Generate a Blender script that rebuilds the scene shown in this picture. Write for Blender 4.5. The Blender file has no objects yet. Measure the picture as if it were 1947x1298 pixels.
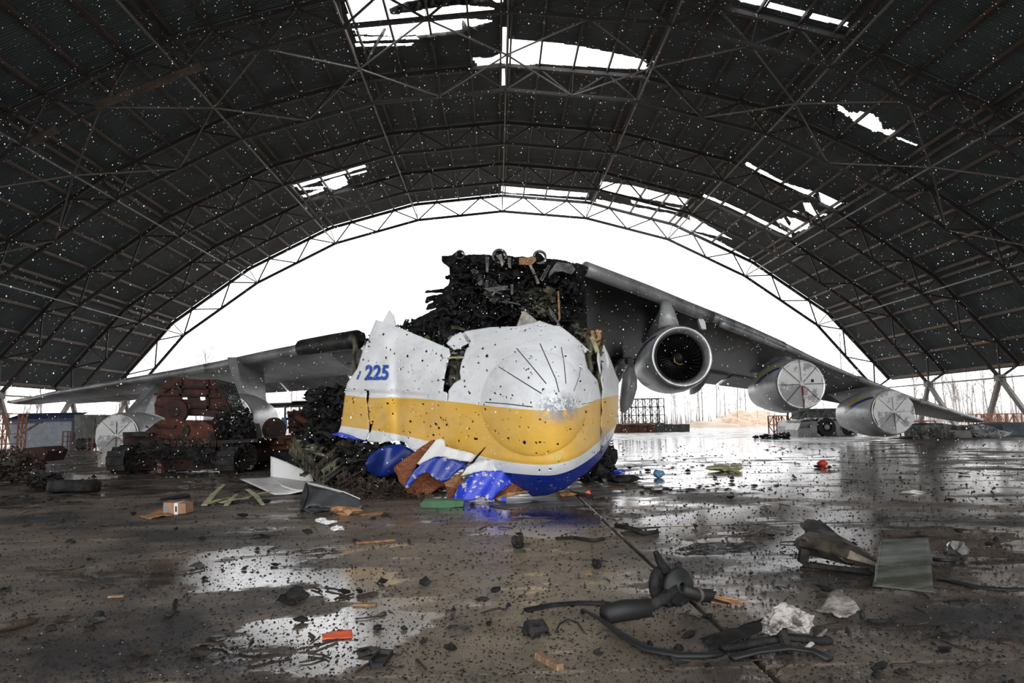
import bpy, bmesh, math, random
import numpy as np
from mathutils import Vector, Matrix

SC = bpy.context.scene
COL = SC.collection
rnd = random.Random(7)

# ------------------------------------------------------------------ camera
F = 1298.0; CX, CY = 973.5, 649.0; H = 1.65
YAW, PITCH, ROLL = math.radians(1.448), math.radians(6.695), math.radians(1.08)
FW = np.array([math.sin(YAW)*math.cos(PITCH), math.cos(YAW)*math.cos(PITCH), math.sin(PITCH)])
_r = np.array([math.cos(YAW), -math.sin(YAW), 0.0]); _u = np.cross(_r, FW)
RT = _r*math.cos(ROLL) - _u*math.sin(ROLL); UP = _u*math.cos(ROLL) + _r*math.sin(ROLL)
CAM = np.array([0, 0, H])
cd = bpy.data.cameras.new('camera'); cd.sensor_width = 36; cd.lens = 36*F/1947.0
cd.clip_start = 0.05; cd.clip_end = 1500
cam = bpy.data.objects.new('camera', cd); COL.objects.link(cam)
cam.matrix_world = Matrix(((RT[0], UP[0], -FW[0], 0), (RT[1], UP[1], -FW[1], 0), (RT[2], UP[2], -FW[2], H), (0, 0, 0, 1)))
SC.camera = cam

# ------------------------------------------------------------------ sky, exposure
SKY = 1.0
w = bpy.data.worlds.new('overcast_sky'); SC.world = w; w.use_nodes = True
nt = w.node_tree; nt.nodes.clear()
bg = nt.nodes.new('ShaderNodeBackground'); out = nt.nodes.new('ShaderNodeOutputWorld')
tc = nt.nodes.new('ShaderNodeTexCoord'); sp = nt.nodes.new('ShaderNodeSeparateXYZ')
mr = nt.nodes.new('ShaderNodeMapRange'); mr.inputs[1].default_value = 0.0; mr.inputs[2].default_value = 1.0
mr.inputs[3].default_value = 0.75; mr.inputs[4].default_value = 1.35
bg.inputs[0].default_value = (0.955, 0.975, 1.0, 1)
mm = nt.nodes.new('ShaderNodeMath'); mm.operation = 'MULTIPLY'; mm.inputs[1].default_value = SKY
nt.links.new(tc.outputs['Generated'], sp.inputs[0]); nt.links.new(sp.outputs[2], mr.inputs[0])
nt.links.new(mr.outputs[0], mm.inputs[0]); nt.links.new(mm.outputs[0], bg.inputs[1]); nt.links.new(bg.outputs[0], out.inputs[0])
vs = SC.view_settings
vs.view_transform = 'Standard'; vs.look = 'None'; vs.exposure = 2.05; vs.gamma = 1.0; vs.use_curve_mapping = False
SC.cycles.max_bounces = 7; SC.cycles.diffuse_bounces = 3; SC.cycles.glossy_bounces = 3
SC.cycles.transmission_bounces = 4; SC.cycles.volume_bounces = 2

# ------------------------------------------------------------------ measuring helpers (pixel of the photo + a depth -> a point of the place)
def ray(x, y):
    x = np.asarray(x, float); y = np.asarray(y, float)
    return FW + RT*((x-CX)/F)[..., None] + UP*((CY-y)/F)[..., None]
def at(x, y, Y):
    r = ray(x, y); return CAM + r*(np.asarray(Y, float)/r[..., 1])[..., None]
def gnd(x, y, z=0.0):
    r = ray(x, y); return CAM + r*((z-H)/r[..., 2])[..., None]
def V(p): return Vector([float(c) for c in p])
def px_of(P):
    d = np.asarray(P) - CAM; f = d@FW
    return CX + F*(d@RT)/f, CY - F*(d@UP)/f

# ------------------------------------------------------------------ materials
def mat(name, col, rough=0.6, metal=0.0, col2=None, scale=3.0, amt=1.0, bump=0.0, bscale=20.0, spec=0.5, lo=0.4, hi=0.62, stretch=(1,1,1), coord='Object', col3=None, s3=12.0):
    m = bpy.data.materials.new(name); m.use_nodes = True
    n = m.node_tree.nodes; l = m.node_tree.links; b = n['Principled BSDF']
    b.inputs['Roughness'].default_value = rough; b.inputs['Metallic'].default_value = metal
    b.inputs['Specular IOR Level'].default_value = spec
    b.inputs['Base Color'].default_value = (*col, 1)
    t = n.new('ShaderNodeTexCoord'); mp = n.new('ShaderNodeMapping'); mp.inputs['Scale'].default_value = stretch
    l.new(t.outputs[coord], mp.inputs[0])
    if col2 is not None:
        no = n.new('ShaderNodeTexNoise'); no.inputs['Scale'].default_value = scale; no.inputs['Detail'].default_value = 6
        no.inputs['Roughness'].default_value = 0.65
        r = n.new('ShaderNodeValToRGB'); r.color_ramp.elements[0].position = lo; r.color_ramp.elements[1].position = hi
        r.color_ramp.elements[0].color = (*col, 1); r.color_ramp.elements[1].color = (*col2, 1)
        l.new(mp.outputs[0], no.inputs[0]); l.new(no.outputs[0], r.inputs[0])
        o = r.outputs[0]
        if col3 is not None:
            n3 = n.new('ShaderNodeTexNoise'); n3.inputs['Scale'].default_value = s3; n3.inputs['Detail'].default_value = 4
            r3 = n.new('ShaderNodeMapRange'); r3.inputs[1].default_value = 0.56; r3.inputs[2].default_value = 0.66
            mx = n.new('ShaderNodeMix'); mx.data_type = 'RGBA'; mx.inputs[7].default_value = (*col3, 1)
            l.new(mp.outputs[0], n3.inputs[0]); l.new(n3.outputs[0], r3.inputs[0]); l.new(r3.outputs[0], mx.inputs[0]); l.new(o, mx.inputs[6])
            o = mx.outputs[2]
        l.new(o, b.inputs['Base Color'])
    if bump:
        nb = n.new('ShaderNodeTexNoise'); nb.inputs['Scale'].default_value = bscale; nb.inputs['Detail'].default_value = 5
        bu = n.new('ShaderNodeBump'); bu.inputs['Strength'].default_value = bump; bu.inputs['Distance'].default_value = 0.05
        l.new(mp.outputs[0], nb.inputs[0]); l.new(nb.outputs[0], bu.inputs['Height']); l.new(bu.outputs[0], b.inputs['Normal'])
    return m
M = {}
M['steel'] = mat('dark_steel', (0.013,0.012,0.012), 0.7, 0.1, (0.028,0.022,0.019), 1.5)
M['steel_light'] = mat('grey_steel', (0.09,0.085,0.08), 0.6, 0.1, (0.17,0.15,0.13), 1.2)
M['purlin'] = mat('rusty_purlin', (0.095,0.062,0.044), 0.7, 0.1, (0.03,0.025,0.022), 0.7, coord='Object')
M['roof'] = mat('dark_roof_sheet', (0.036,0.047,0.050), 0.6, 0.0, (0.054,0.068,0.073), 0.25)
M['char'] = mat('charred_black', (0.006,0.006,0.006), 0.75, 0.0, (0.03,0.028,0.026), 4.0, bump=0.6, bscale=14, spec=0.3)
M['charb'] = mat('burnt_brown', (0.02,0.014,0.010), 0.7, 0.1, (0.085,0.055,0.038), 3.0, bump=0.5, bscale=18)
M['ash'] = mat('grey_ash_metal', (0.03,0.03,0.03), 0.6, 0.3, (0.17,0.165,0.155), 2.2, bump=0.3, bscale=9)
M['olive'] = mat('scorched_olive_primer', (0.03,0.03,0.02), 0.7, 0.1, (0.14,0.13,0.08), 2.5, bump=0.3, lo=0.42)
M['primer'] = mat('pale_green_primer', (0.44,0.43,0.24), 0.6, 0.0, (0.22,0.21,0.12), 5.0)
M['white'] = mat('dirty_white_paint', (0.72,0.71,0.69), 0.4, 0.0, (0.36,0.30,0.27), 2.5, lo=0.55, hi=0.75, bump=0.1)
M['honey'] = mat('orange_honeycomb', (0.40,0.13,0.05), 0.75, 0.0, (0.22,0.07,0.03), 9.0, bump=0.9, bscale=60)
M['tan'] = mat('tan_composite', (0.42,0.22,0.09), 0.7, 0.0, (0.2,0.09,0.04), 6.0, bump=0.5)
M['blue'] = mat('blue_paint', (0.012,0.035,0.30), 0.3, 0.0, (0.35,0.35,0.36), 5.0, lo=0.60, hi=0.64, bump=0.1)
M['bluebright'] = mat('bright_blue_paint', (0.02,0.05,0.55), 0.35, 0.0, (0.55,0.55,0.52), 6.5, lo=0.56, hi=0.59, bump=0.15)
M['blueclean'] = mat('dark_blue_paint', (0.010,0.03,0.22), 0.3, 0.0, (0.004,0.008,0.04), 1.2)
M['rust'] = mat('fresh_orange_rust', (0.10,0.030,0.013), 0.85, 0.1, (0.035,0.013,0.009), 2.2, bump=0.4)
M['cagerust'] = mat('burnt_brown_rust', (0.075,0.027,0.018), 0.9, 0.1, (0.03,0.014,0.011), 2.5, bump=0.4)
M['rustdark'] = mat('dark_rust', (0.05,0.016,0.010), 0.85, 0.1, (0.012,0.008,0.007), 1.8, bump=0.4)
M['wing'] = mat('weathered_wing_skin', (0.34,0.345,0.35), 0.4, 0.2, (0.17,0.17,0.175), 0.5, stretch=(1,0.4,1), bump=0.05)
M['wingburnt'] = mat('soot_black_skin', (0.008,0.008,0.008), 0.45, 0.1, (0.05,0.048,0.046), 0.8, bump=0.2, bscale=5)
M['slat'] = mat('grey_slat', (0.32,0.325,0.33), 0.38, 0.2, (0.11,0.11,0.112), 0.6, stretch=(1.5,0.5,1), lo=0.45, hi=0.7)
M['nacelle'] = mat('nacelle_silver', (0.62,0.62,0.62), 0.35, 0.15, (0.36,0.36,0.36), 0.8, stretch=(1,0.5,1))
M['lip'] = mat('polished_lip', (0.75,0.75,0.75), 0.3, 0.5, (0.5,0.5,0.5), 2.0)
M['cover'] = mat('canvas_inlet_cover', (0.72,0.71,0.69), 0.8, 0.0, (0.34,0.335,0.325), 0.62, lo=0.50, hi=0.54, bump=0.4, bscale=4)
M['strap'] = mat('black_strap', (0.015,0.015,0.015), 0.7)
M['red'] = mat('red_ribbon', (0.5,0.03,0.02), 0.6)
M['redlight'] = mat('orange_red_plastic', (0.75,0.12,0.05), 0.5)
M['blade'] = mat('fan_blade_metal', (0.035,0.035,0.037), 0.35, 0.6)
M['gold'] = mat('gold_spinner', (0.45,0.27,0.05), 0.4, 0.2, (0.02,0.015,0.01), 2.6, lo=0.5, hi=0.52)
M['stripe_blue'] = mat('livery_blue', (0.02,0.06,0.30), 0.35)
M['stripe_yellow'] = mat('livery_yellow', (0.62,0.46,0.10), 0.35)
M['letter'] = mat('number_blue', (0.03,0.10,0.42), 0.45)
M['seam'] = mat('dark_seam', (0.05,0.05,0.055), 0.6)
M['seamlight'] = mat('faint_seam', (0.42,0.42,0.40), 0.6)
M['wood'] = mat('weathered_wood', (0.34,0.21,0.12), 0.7, 0.0, (0.16,0.09,0.05), 8.0, stretch=(1,6,1))
M['card'] = mat('cardboard', (0.36,0.20,0.12), 0.8, 0.0, (0.26,0.14,0.08), 3.0)
M['green'] = mat('green_plastic', (0.05,0.16,0.06), 0.5, 0.0, (0.03,0.10,0.04), 3.0)
M['rubber'] = mat('black_rubber', (0.012,0.012,0.012), 0.6)
M['tug'] = mat('off_white_vehicle', (0.50,0.50,0.48), 0.5, 0.0, (0.30,0.29,0.27), 1.5)
M['glass'] = mat('dark_window', (0.01,0.012,0.014), 0.08)
M['shed'] = mat('white_corrugated_wall', (0.46,0.48,0.52), 0.5, 0.0, (0.36,0.38,0.42), 2.0)
M['shedroof'] = mat('dark_blue_roof', (0.02,0.035,0.09), 0.5)
M['tankgrey'] = mat('grey_green_vehicle', (0.16,0.17,0.15), 0.6, 0.0, (0.08,0.08,0.075), 1.5)
M['orange'] = mat('orange_frame_paint', (0.34,0.11,0.04), 0.6, 0.0, (0.18,0.06,0.03), 2.0)
M['concrete'] = mat('concrete_block', (0.14,0.15,0.135), 0.8, 0.0, (0.08,0.09,0.08), 1.5, bump=0.4)
M['brickred'] = mat('brown_red_wall', (0.20,0.09,0.06), 0.8, 0.0, (0.10,0.05,0.04), 1.5, bump=0.4)
M['sand'] = mat('sandy_earth', (0.34,0.24,0.17), 0.95, 0.0, (0.20,0.14,0.10), 1.2, bump=0.8, bscale=2)
M['bark'] = mat('bare_bark', (0.10,0.085,0.075), 0.9, 0.0, (0.24,0.22,0.205), 0.8)
M['casing'] = mat('heat_stained_metal', (0.12,0.095,0.068), 0.4, 0.4, (0.03,0.028,0.027), 5.0, lo=.40, bump=.4, bscale=6)
M['greyblue'] = mat('faded_blue_grey', (0.09,0.11,0.13), 0.7, 0, (0.05,0.06,0.07), 1.0)
M['sack'] = mat('torn_insulation', (0.46,0.42,0.39), 0.85, 0, (0.10,0.085,0.075), 9.0, lo=.5, hi=.6, bump=.8, bscale=25)
M['snow'] = mat('snow_flake', (0.95,0.95,0.95), 0.9)
M['soil'] = mat('muddy_ground', (0.13,0.095,0.07), 0.9, 0.0, (0.24,0.19,0.15), 0.12, bump=0.5, bscale=1.5)
M['cloth'] = mat('dirty_cloth', (0.42,0.38,0.34), 0.85, 0.0, (0.12,0.10,0.09), 4.0, bump=0.5)
M['bluecloth'] = mat('blue_plastic', (0.10,0.22,0.35), 0.6)
m = mat('clear_sheet', (0.075,0.078,0.058), 0.10, 0.0, (0.19,0.20,0.185), 2.0, stretch=(.6,3,3), lo=.42, hi=.66); m.node_tree.nodes['Principled BSDF'].inputs['Transmission Weight'].default_value = 0.25
M['sheet'] = m

def honeycomb(m):
    n = m.node_tree.nodes; l = m.node_tree.links; b = n['Principled BSDF']; t = n.new('ShaderNodeTexCoord'); v = n.new('ShaderNodeTexVoronoi'); v.inputs['Scale'].default_value = 22; v.inputs['Randomness'].default_value = .15
    l.new(t.outputs['Object'], v.inputs['Vector']); r = n.new('ShaderNodeMapRange'); r.inputs[1].default_value = .15; r.inputs[2].default_value = .5; l.new(v.outputs['Distance'], r.inputs[0])
    src = b.inputs['Base Color'].links[0].from_socket; x = n.new('ShaderNodeMix'); x.data_type = 'RGBA'; x.inputs[6].default_value = (.09, .028, .014, 1); l.new(src, x.inputs[7]); l.new(r.outputs[0], x.inputs[0]); l.new(x.outputs[2], b.inputs['Base Color'])
honeycomb(M['honey'])
def floor_material(name, wet=1.0):
    m = bpy.data.materials.new(name); m.use_nodes = True
    n = m.node_tree.nodes; l = m.node_tree.links; b = n['Principled BSDF']
    g = n.new('ShaderNodeNewGeometry')
    def noise(sc, det=6, rough=0.6, st=(1,1,1), off=(0,0,0)):
        mp = n.new('ShaderNodeMapping'); mp.inputs['Scale'].default_value = st; mp.inputs['Location'].default_value = off
        l.new(g.outputs['Position'], mp.inputs[0])
        t = n.new('ShaderNodeTexNoise'); t.inputs['Scale'].default_value = sc; t.inputs['Detail'].default_value = det; t.inputs['Roughness'].default_value = rough
        l.new(mp.outputs[0], t.inputs[0]); return t.outputs[0]
    def rng(o, a, c, x=0.0, y=1.0):
        r = n.new('ShaderNodeMapRange'); r.inputs[1].default_value = a; r.inputs[2].default_value = c
        r.inputs[3].default_value = x; r.inputs[4].default_value = y; r.interpolation_type = 'SMOOTHSTEP'; l.new(o, r.inputs[0]); return r.outputs[0]
    def op(k, a, c):
        q = n.new('ShaderNodeMath'); q.operation = k
        for i, v_ in enumerate((a, c)):
            if isinstance(v_, (int, float)): q.inputs[i].default_value = v_
            else: l.new(v_, q.inputs[i])
        return q.outputs[0]
    def mix(f, a, c):
        q = n.new('ShaderNodeMix'); q.data_type = 'RGBA'
        l.new(f, q.inputs[0]) if not isinstance(f, float) else None
        for i, v_ in ((6, a), (7, c)):
            if isinstance(v_, tuple): q.inputs[i].default_value = (*v_, 1)
            else: l.new(v_, q.inputs[i])
        return q.outputs[2]
    def blob(cx, cy, rx, ry):      # an oval patch of the floor, soft edge broken by noise
        s = n.new('ShaderNodeVectorMath'); s.operation = 'SUBTRACT'; s.inputs[1].default_value = (cx, cy, 0); l.new(g.outputs['Position'], s.inputs[0])
        q = n.new('ShaderNodeVectorMath'); q.operation = 'MULTIPLY'; q.inputs[1].default_value = (1/rx, 1/ry, 0); l.new(s.outputs[0], q.inputs[0])
        e = n.new('ShaderNodeVectorMath'); e.operation = 'LENGTH'; l.new(q.outputs[0], e.inputs[0])
        return op('SUBTRACT', 1.35, e.outputs['Value'])
    big = noise(0.16, 4, 0.55, off=(3, 1, 0)); med = noise(0.9, 7, 0.7, (1, 1.6, 1)); fine = noise(14, 6, 0.75)
    soot = rng(noise(0.33, 6, 0.65, (1, 1.4, 1), (7, 2, 0)), 0.45, 0.62)
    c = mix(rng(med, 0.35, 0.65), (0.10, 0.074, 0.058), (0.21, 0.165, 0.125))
    tan_refl = None
    for a in SHEEN: tan_refl = rng(blob(*a), 0.0, 0.9)
    c = mix(op('MULTIPLY', tan_refl, rng(med, .3, .6, .35, .9)), c, (0.33, 0.27, 0.19))  # nose reflection painted into the base colour as lighter tan, with less soot
    c = mix(op('MULTIPLY', soot, op('SUBTRACT', 1.0, op('MULTIPLY', tan_refl, .7))), c, (0.022, 0.018, 0.016))
    c = mix(rng(fine, 0.55, 0.75), c, (0.05, 0.04, 0.035))
    l.new(c, b.inputs['Base Color'])
    # puddles: where the water film is whole the surface is mirror-flat
    pud = noise(0.55, 6, 0.62, (1, 1.5, 1), (1.7, 5.2, 0))
    boost = None
    for a in PUDDLES:
        o = rng(blob(*a), 0.0, 0.9, 0.0, a[4] if len(a) > 4 else 0.25) if False else rng(blob(*a[:4]), 0.0, 0.8, 0.0, 0.16)
        boost = o if boost is None else op('MAXIMUM', boost, o)
    dry = None
    for a in DRY:
        o = rng(blob(*a), 0.0, 0.8, 0.0, 0.14)
        dry = o if dry is None else op('MAXIMUM', dry, o)
    p = op('SUBTRACT', op('ADD', pud, boost), dry)
    speck = rng(noise(9, 5, 0.8, (1, 1.6, 1)), 0.52, 0.60)
    wetm = op('MULTIPLY', rng(p, 0.50, 0.60), op('SUBTRACT', 1.0, op('MULTIPLY', speck, 0.75)))
    film = rng(p, 0.36, 0.56)
    sh = None
    for a in SHEEN: sh = rng(blob(*a), 0.0, 0.9)
    film = op('MAXIMUM', film, op('MULTIPLY', sh, rng(med, .25, .55, .6, 1.25)))
    ro = op('SUBTRACT', op('SUBTRACT', 0.52, op('MULTIPLY', film, 0.22)), op('MULTIPLY', wetm, 0.27))
    l.new(ro, b.inputs['Roughness']); b.inputs['Specular IOR Level'].default_value = 0.6
    bu = n.new('ShaderNodeBump'); bu.inputs['Distance'].default_value = 0.03
    l.new(op('SUBTRACT', 0.75, op('MULTIPLY', rng(p, 0.50, 0.60), 0.72)), bu.inputs['Strength'])
    l.new(op('ADD', op('MULTIPLY', fine, 0.6), noise(60, 4, 0.7)), bu.inputs['Height']); l.new(bu.outputs[0], b.inputs['Normal'])
    return m
SHEEN = [(.0, 8.0, 1.7, 3.6)]  # oval of glossier film that also carries the painted tan reflection
PUDDLES = [(-3.1, 8.6, 1.1, 1.3), (-2.2, 7.0, 1.2, 1.0), (4.6, 10.5, 2.6, 3.0), (4.2, 6.9, 1.2, 0.9), (9, 19, 5, 6), (12, 40, 9, 18), (30, 33, 8, 7), (0.9, 12.2, 1.2, 2.0), (-1.6, 5.6, 0.9, 0.8), (-16, 24, 3, 3)]
DRY = [(-4.2, 5.6, 2.6, 1.6), (5.5, 5.5, 2.4, 1.6), (-8, 11, 4, 3.5), (16, 12, 4, 3)]
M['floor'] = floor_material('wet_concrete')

# nose paint: stripe position comes from the vertex attributes d1..d3 (height above each colour boundary)
def nose_material():
    m = bpy.data.materials.new('nose_livery_paint'); m.use_nodes = True
    n = m.node_tree.nodes; l = m.node_tree.links; b = n['Principled BSDF']
    at_ = n.new('ShaderNodeAttribute'); at_.attribute_name = 'stripes'
    sx = n.new('ShaderNodeSeparateXYZ'); l.new(at_.outputs['Vector'], sx.inputs[0])
    t = n.new('ShaderNodeTexCoord')
    def noise(sc, det=5, r=0.6, st=(1,1,1)):
        mp = n.new('ShaderNodeMapping'); mp.inputs['Scale'].default_value = st; l.new(t.outputs['Object'], mp.inputs[0])
        q = n.new('ShaderNodeTexNoise'); q.inputs['Scale'].default_value = sc; q.inputs['Detail'].default_value = det; q.inputs['Roughness'].default_value = r
        l.new(mp.outputs[0], q.inputs[0]); return q.outputs[0]
    def rng(o, a, c, x=0.0, y=1.0):
        r = n.new('ShaderNodeMapRange'); r.inputs[1].default_value = a; r.inputs[2].default_value = c; r.inputs[3].default_value = x; r.inputs[4].default_value = y; l.new(o, r.inputs[0]); return r.outputs[0]
    def mix(f, a, c):
        q = n.new('ShaderNodeMix'); q.data_type = 'RGBA'; l.new(f, q.inputs[0])
        for i, v_ in ((6, a), (7, c)):
            if isinstance(v_, tuple): q.inputs[i].default_value = (*v_, 1)
            else: l.new(v_, q.inputs[i])
        return q.outputs[2]
    dirt = rng(noise(1.3, 7, 0.7, (1, 1, 1.5)), 0.45, 0.75)
    streak = rng(noise(2.0, 4, 0.6, (3, 3, 0.5)), 0.5, 0.75)
    white = mix(dirt, (0.86, 0.865, 0.87), (0.66, 0.67, 0.68))
    yel = mix(dirt, (0.80, 0.46, 0.065), (0.66, 0.37, 0.06)); yel = mix(streak, yel, (0.74, 0.45, 0.10))
    blu = mix(rng(noise(6, 5, 0.7), 0.62, 0.65), (0.010, 0.032, 0.26), (0.32, 0.33, 0.36))
    c = mix(rng(sx.outputs[0], -0.4, 0.4), blu, white)
    c = mix(rng(sx.outputs[1], -0.4, 0.4), c, yel)
    c = mix(rng(sx.outputs[2], -0.4, 0.4), c, white)
    at2 = n.new('ShaderNodeAttribute'); at2.attribute_name = 'worn'      # where the radome paint is scraped to grey
    q = n.new('ShaderNodeMath'); q.operation = 'MULTIPLY'; l.new(at2.outputs['Fac'], q.inputs[0]); l.new(rng(noise(5.5, 8, 0.8), 0.46, 0.50), q.inputs[1])
    c = mix(q.outputs[0], c, (0.26, 0.27, 0.30))
    chips = rng(noise(16, 4, 0.7), 0.70, 0.72)
    c = mix(chips, c, (0.10, 0.09, 0.085))
    l.new(c, b.inputs['Base Color']); b.inputs['Roughness'].default_value = 0.38
    bu = n.new('ShaderNodeBump'); bu.inputs['Strength'].default_value = 0.25; bu.inputs['Distance'].default_value = 0.12
    l.new(noise(0.9, 5, 0.55, (1, 1, 1.8)), bu.inputs['Height']); l.new(bu.outputs[0], b.inputs['Normal'])
    return m
M['nose'] = nose_material()

# ------------------------------------------------------------------ object helpers
def link(o, parent=None):
    COL.objects.link(o)
    if parent is not None: o.parent = parent
    return o
def empty(name, loc=(0,0,0), rz=0.0, parent=None):
    o = bpy.data.objects.new(name, None); o.location = V(loc); o.rotation_euler = (0, 0, rz); o.empty_display_size = 0.2
    return link(o, parent)
def tag(o, label=None, cat=None, group=None, kind=None):
    if label: o['label'] = label
    if cat: o['category'] = cat
    if group: o['group'] = group
    if kind: o['kind'] = kind
    return o
def mesh(name, verts, faces, m, parent=None, smooth=False):
    me = bpy.data.meshes.new(name); me.from_pydata([tuple(map(float, v)) for v in verts], [], faces)
    if isinstance(m, (list, tuple)):
        for q in m: me.materials.append(q)
    elif m: me.materials.append(m)
    if smooth: me.polygons.foreach_set('use_smooth', [True]*len(me.polygons))
    me.update()
    return link(bpy.data.objects.new(name, me), parent)
class MB:
    """collects shapes into one mesh"""
    def __init__(s): s.v = []; s.f = []
    def add(s, vs_, fs):
        k = len(s.v); s.v += [tuple(map(float, v)) for v in vs_]; s.f += [tuple(i+k for i in f) for f in fs]; return s
    def box(s, c, d, R=None):
        x, y, z = [q/2 for q in d]
        p = [Vector((a, b, e)) for a in (-x, x) for b in (-y, y) for e in (-z, z)]
        if R is not None: p = [R @ q for q in p]
        return s.add([q + V(c) for q in p], [(0,1,3,2),(4,6,7,5),(0,4,5,1),(2,3,7,6),(0,2,6,4),(1,5,7,3)])
    def bar(s, a, b, w=0.1, h=None):
        a, b = V(a), V(b); d = b-a; L = d.length
        if L < 1e-6: return s
        return s.box((a+b)/2, (w, L, h or w), d.to_track_quat('Y', 'Z').to_matrix())
    def tube(s, pts, r, n=8, cap=True, flat=1.0):
        pts = [V(p) for p in pts]; k = len(s.v); rr = r if isinstance(r, (list, tuple)) else [r]*len(pts)
        up = Vector((0, 0, 1))
        for i, p in enumerate(pts):
            d = (pts[min(i+1, len(pts)-1)] - pts[max(i-1, 0)]).normalized()
            a = d.cross(up)
            if a.length < 1e-3: a = d.cross(Vector((1, 0, 0)))
            a.normalize(); b = a.cross(d).normalized()
            for j in range(n):
                t = 2*math.pi*j/n; s.v.append(tuple(p + a*rr[i]*math.cos(t) + b*rr[i]*flat*math.sin(t)))
        for i in range(len(pts)-1):
            for j in range(n):
                s.f.append((k+i*n+j, k+i*n+(j+1) % n, k+(i+1)*n+(j+1) % n, k+(i+1)*n+j))
        if cap:
            s.f.append(tuple(k+j for j in range(n))[::-1]); e = k+(len(pts)-1)*n; s.f.append(tuple(e+j for j in range(n)))
        return s
    def lathe(s, prof, c, ax=(0,1,0), n=32, closed=False):
        """prof: (radius, distance along axis)"""
        R = Vector(ax).normalized().to_track_quat('Z', 'Y').to_matrix(); c = V(c); k = len(s.v); m_ = len(prof)
        for r, h in prof:
            for j in range(n):
                t = 2*math.pi*j/n; s.v.append(tuple(c + R @ Vector((r*math.cos(t), r*math.sin(t), h))))
        for i in range(m_ if closed else m_-1):
            i2 = (i+1) % m_
            for j in range(n): s.f.append((k+i*n+j, k+i*n+(j+1) % n, k+i2*n+(j+1) % n, k+i2*n+j))
        return s
    def prism(s, pts, Y, depth):
        """outline measured on the photo at depth Y, given a real thickness along +Y"""
        P = [at(x, y, Y) for x, y in pts]; n = len(P)
        B = [p + np.array([0, depth, 0]) for p in P]
        return s.add(P+B, [tuple(range(n)), tuple(range(2*n-1, n-1, -1))] + [(i, i+n, (i+1) % n+n, (i+1) % n) for i in range(n)])
    def lump(s, c, d, seed, sub=2, rough=0.25):
        bm = bmesh.new(); bmesh.ops.create_icosphere(bm, subdivisions=sub, radius=0.5); r = random.Random(seed)
        ph = [r.uniform(0, 6) for _ in range(6)]
        k = len(s.v)
        for v in bm.verts:
            q = v.co; f = 1 + rough*(math.sin(5*q.x*2+ph[0])*math.sin(4*q.y*2+ph[1]) + 0.6*math.sin(9*q.z*2+ph[2])*math.cos(8*q.x*2+ph[3])) + r.uniform(-rough, rough)*0.5
            s.v.append((c[0]+q.x*f*d[0], c[1]+q.y*f*d[1], max(c[2]+q.z*f*d[2], c[2]-d[2]*0.42)))
        s.f += [tuple(v.index+k for v in f.verts) for f in bm.faces]; bm.free(); return s
    def build(s, name, m, parent=None, smooth=False): return mesh(name, s.v, s.f, m, parent, smooth)

UNIT = {}
def beam(name, a, b, w_, h_, mk, parent=None):
    """one steel member: shared unit box stretched between two points"""
    if mk not in UNIT:
        me = bpy.data.meshes.new('steel_member'); q = MB().box((0,0,0), (1,1,1)); me.from_pydata(q.v, [], q.f); me.materials.append(M[mk]); me.update(); UNIT[mk] = me
    a, b = V(a), V(b); d = b-a
    o = bpy.data.objects.new(name, UNIT[mk])
    o.matrix_world = Matrix.Translation((a+b)/2) @ d.to_track_quat('Y', 'Z').to_matrix().to_4x4() @ Matrix.Diagonal((w_, d.length, h_, 1))
    return link(o, parent)

def inpoly(px, py, poly):
    poly = np.asarray(poly, float); x0, y0 = poly[:, 0], poly[:, 1]; x1, y1 = np.roll(x0, -1), np.roll(y0, -1)
    ins = np.zeros(px.shape, bool)
    for a, b, c, d in zip(x0, y0, x1, y1):
        if b == d: continue
        k = ((b > py) != (d > py)) & (px < (c-a)*(py-b)/(d-b)+a); ins ^= k
    return ins
def near_edge(px, py, polys):
    best = np.full(px.shape, 1e9); bx = px.copy(); by = py.copy()
    for poly in polys:
        poly = np.asarray(poly, float)
        for p, q in zip(poly, np.roll(poly, -1, 0)):
            d = q-p; L = (d**2).sum()
            if L < 1e-9: continue
            t = np.clip(((px-p[0])*d[0]+(py-p[1])*d[1])/L, 0, 1); qx = p[0]+t*d[0]; qy = p[1]+t*d[1]
            e = (px-qx)**2+(py-qy)**2; k = e < best; best[k] = e[k]; bx[k] = qx[k]; by[k] = qy[k]
    return np.sqrt(best), bx, by
def jag(poly, amp, step, seed):
    """roughen an outline like torn metal"""
    r = random.Random(seed); o = []
    for (a, b), (c, d) in zip(poly, poly[1:]+poly[:1]):
        L = math.hypot(c-a, d-b); k = max(1, int(L/step))
        for i in range(k):
            t = i/k; o.append((a+(c-a)*t+(r.uniform(-amp, amp) if i else 0), b+(d-b)*t+(r.uniform(-amp, amp) if i else 0)))
    return o
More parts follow.
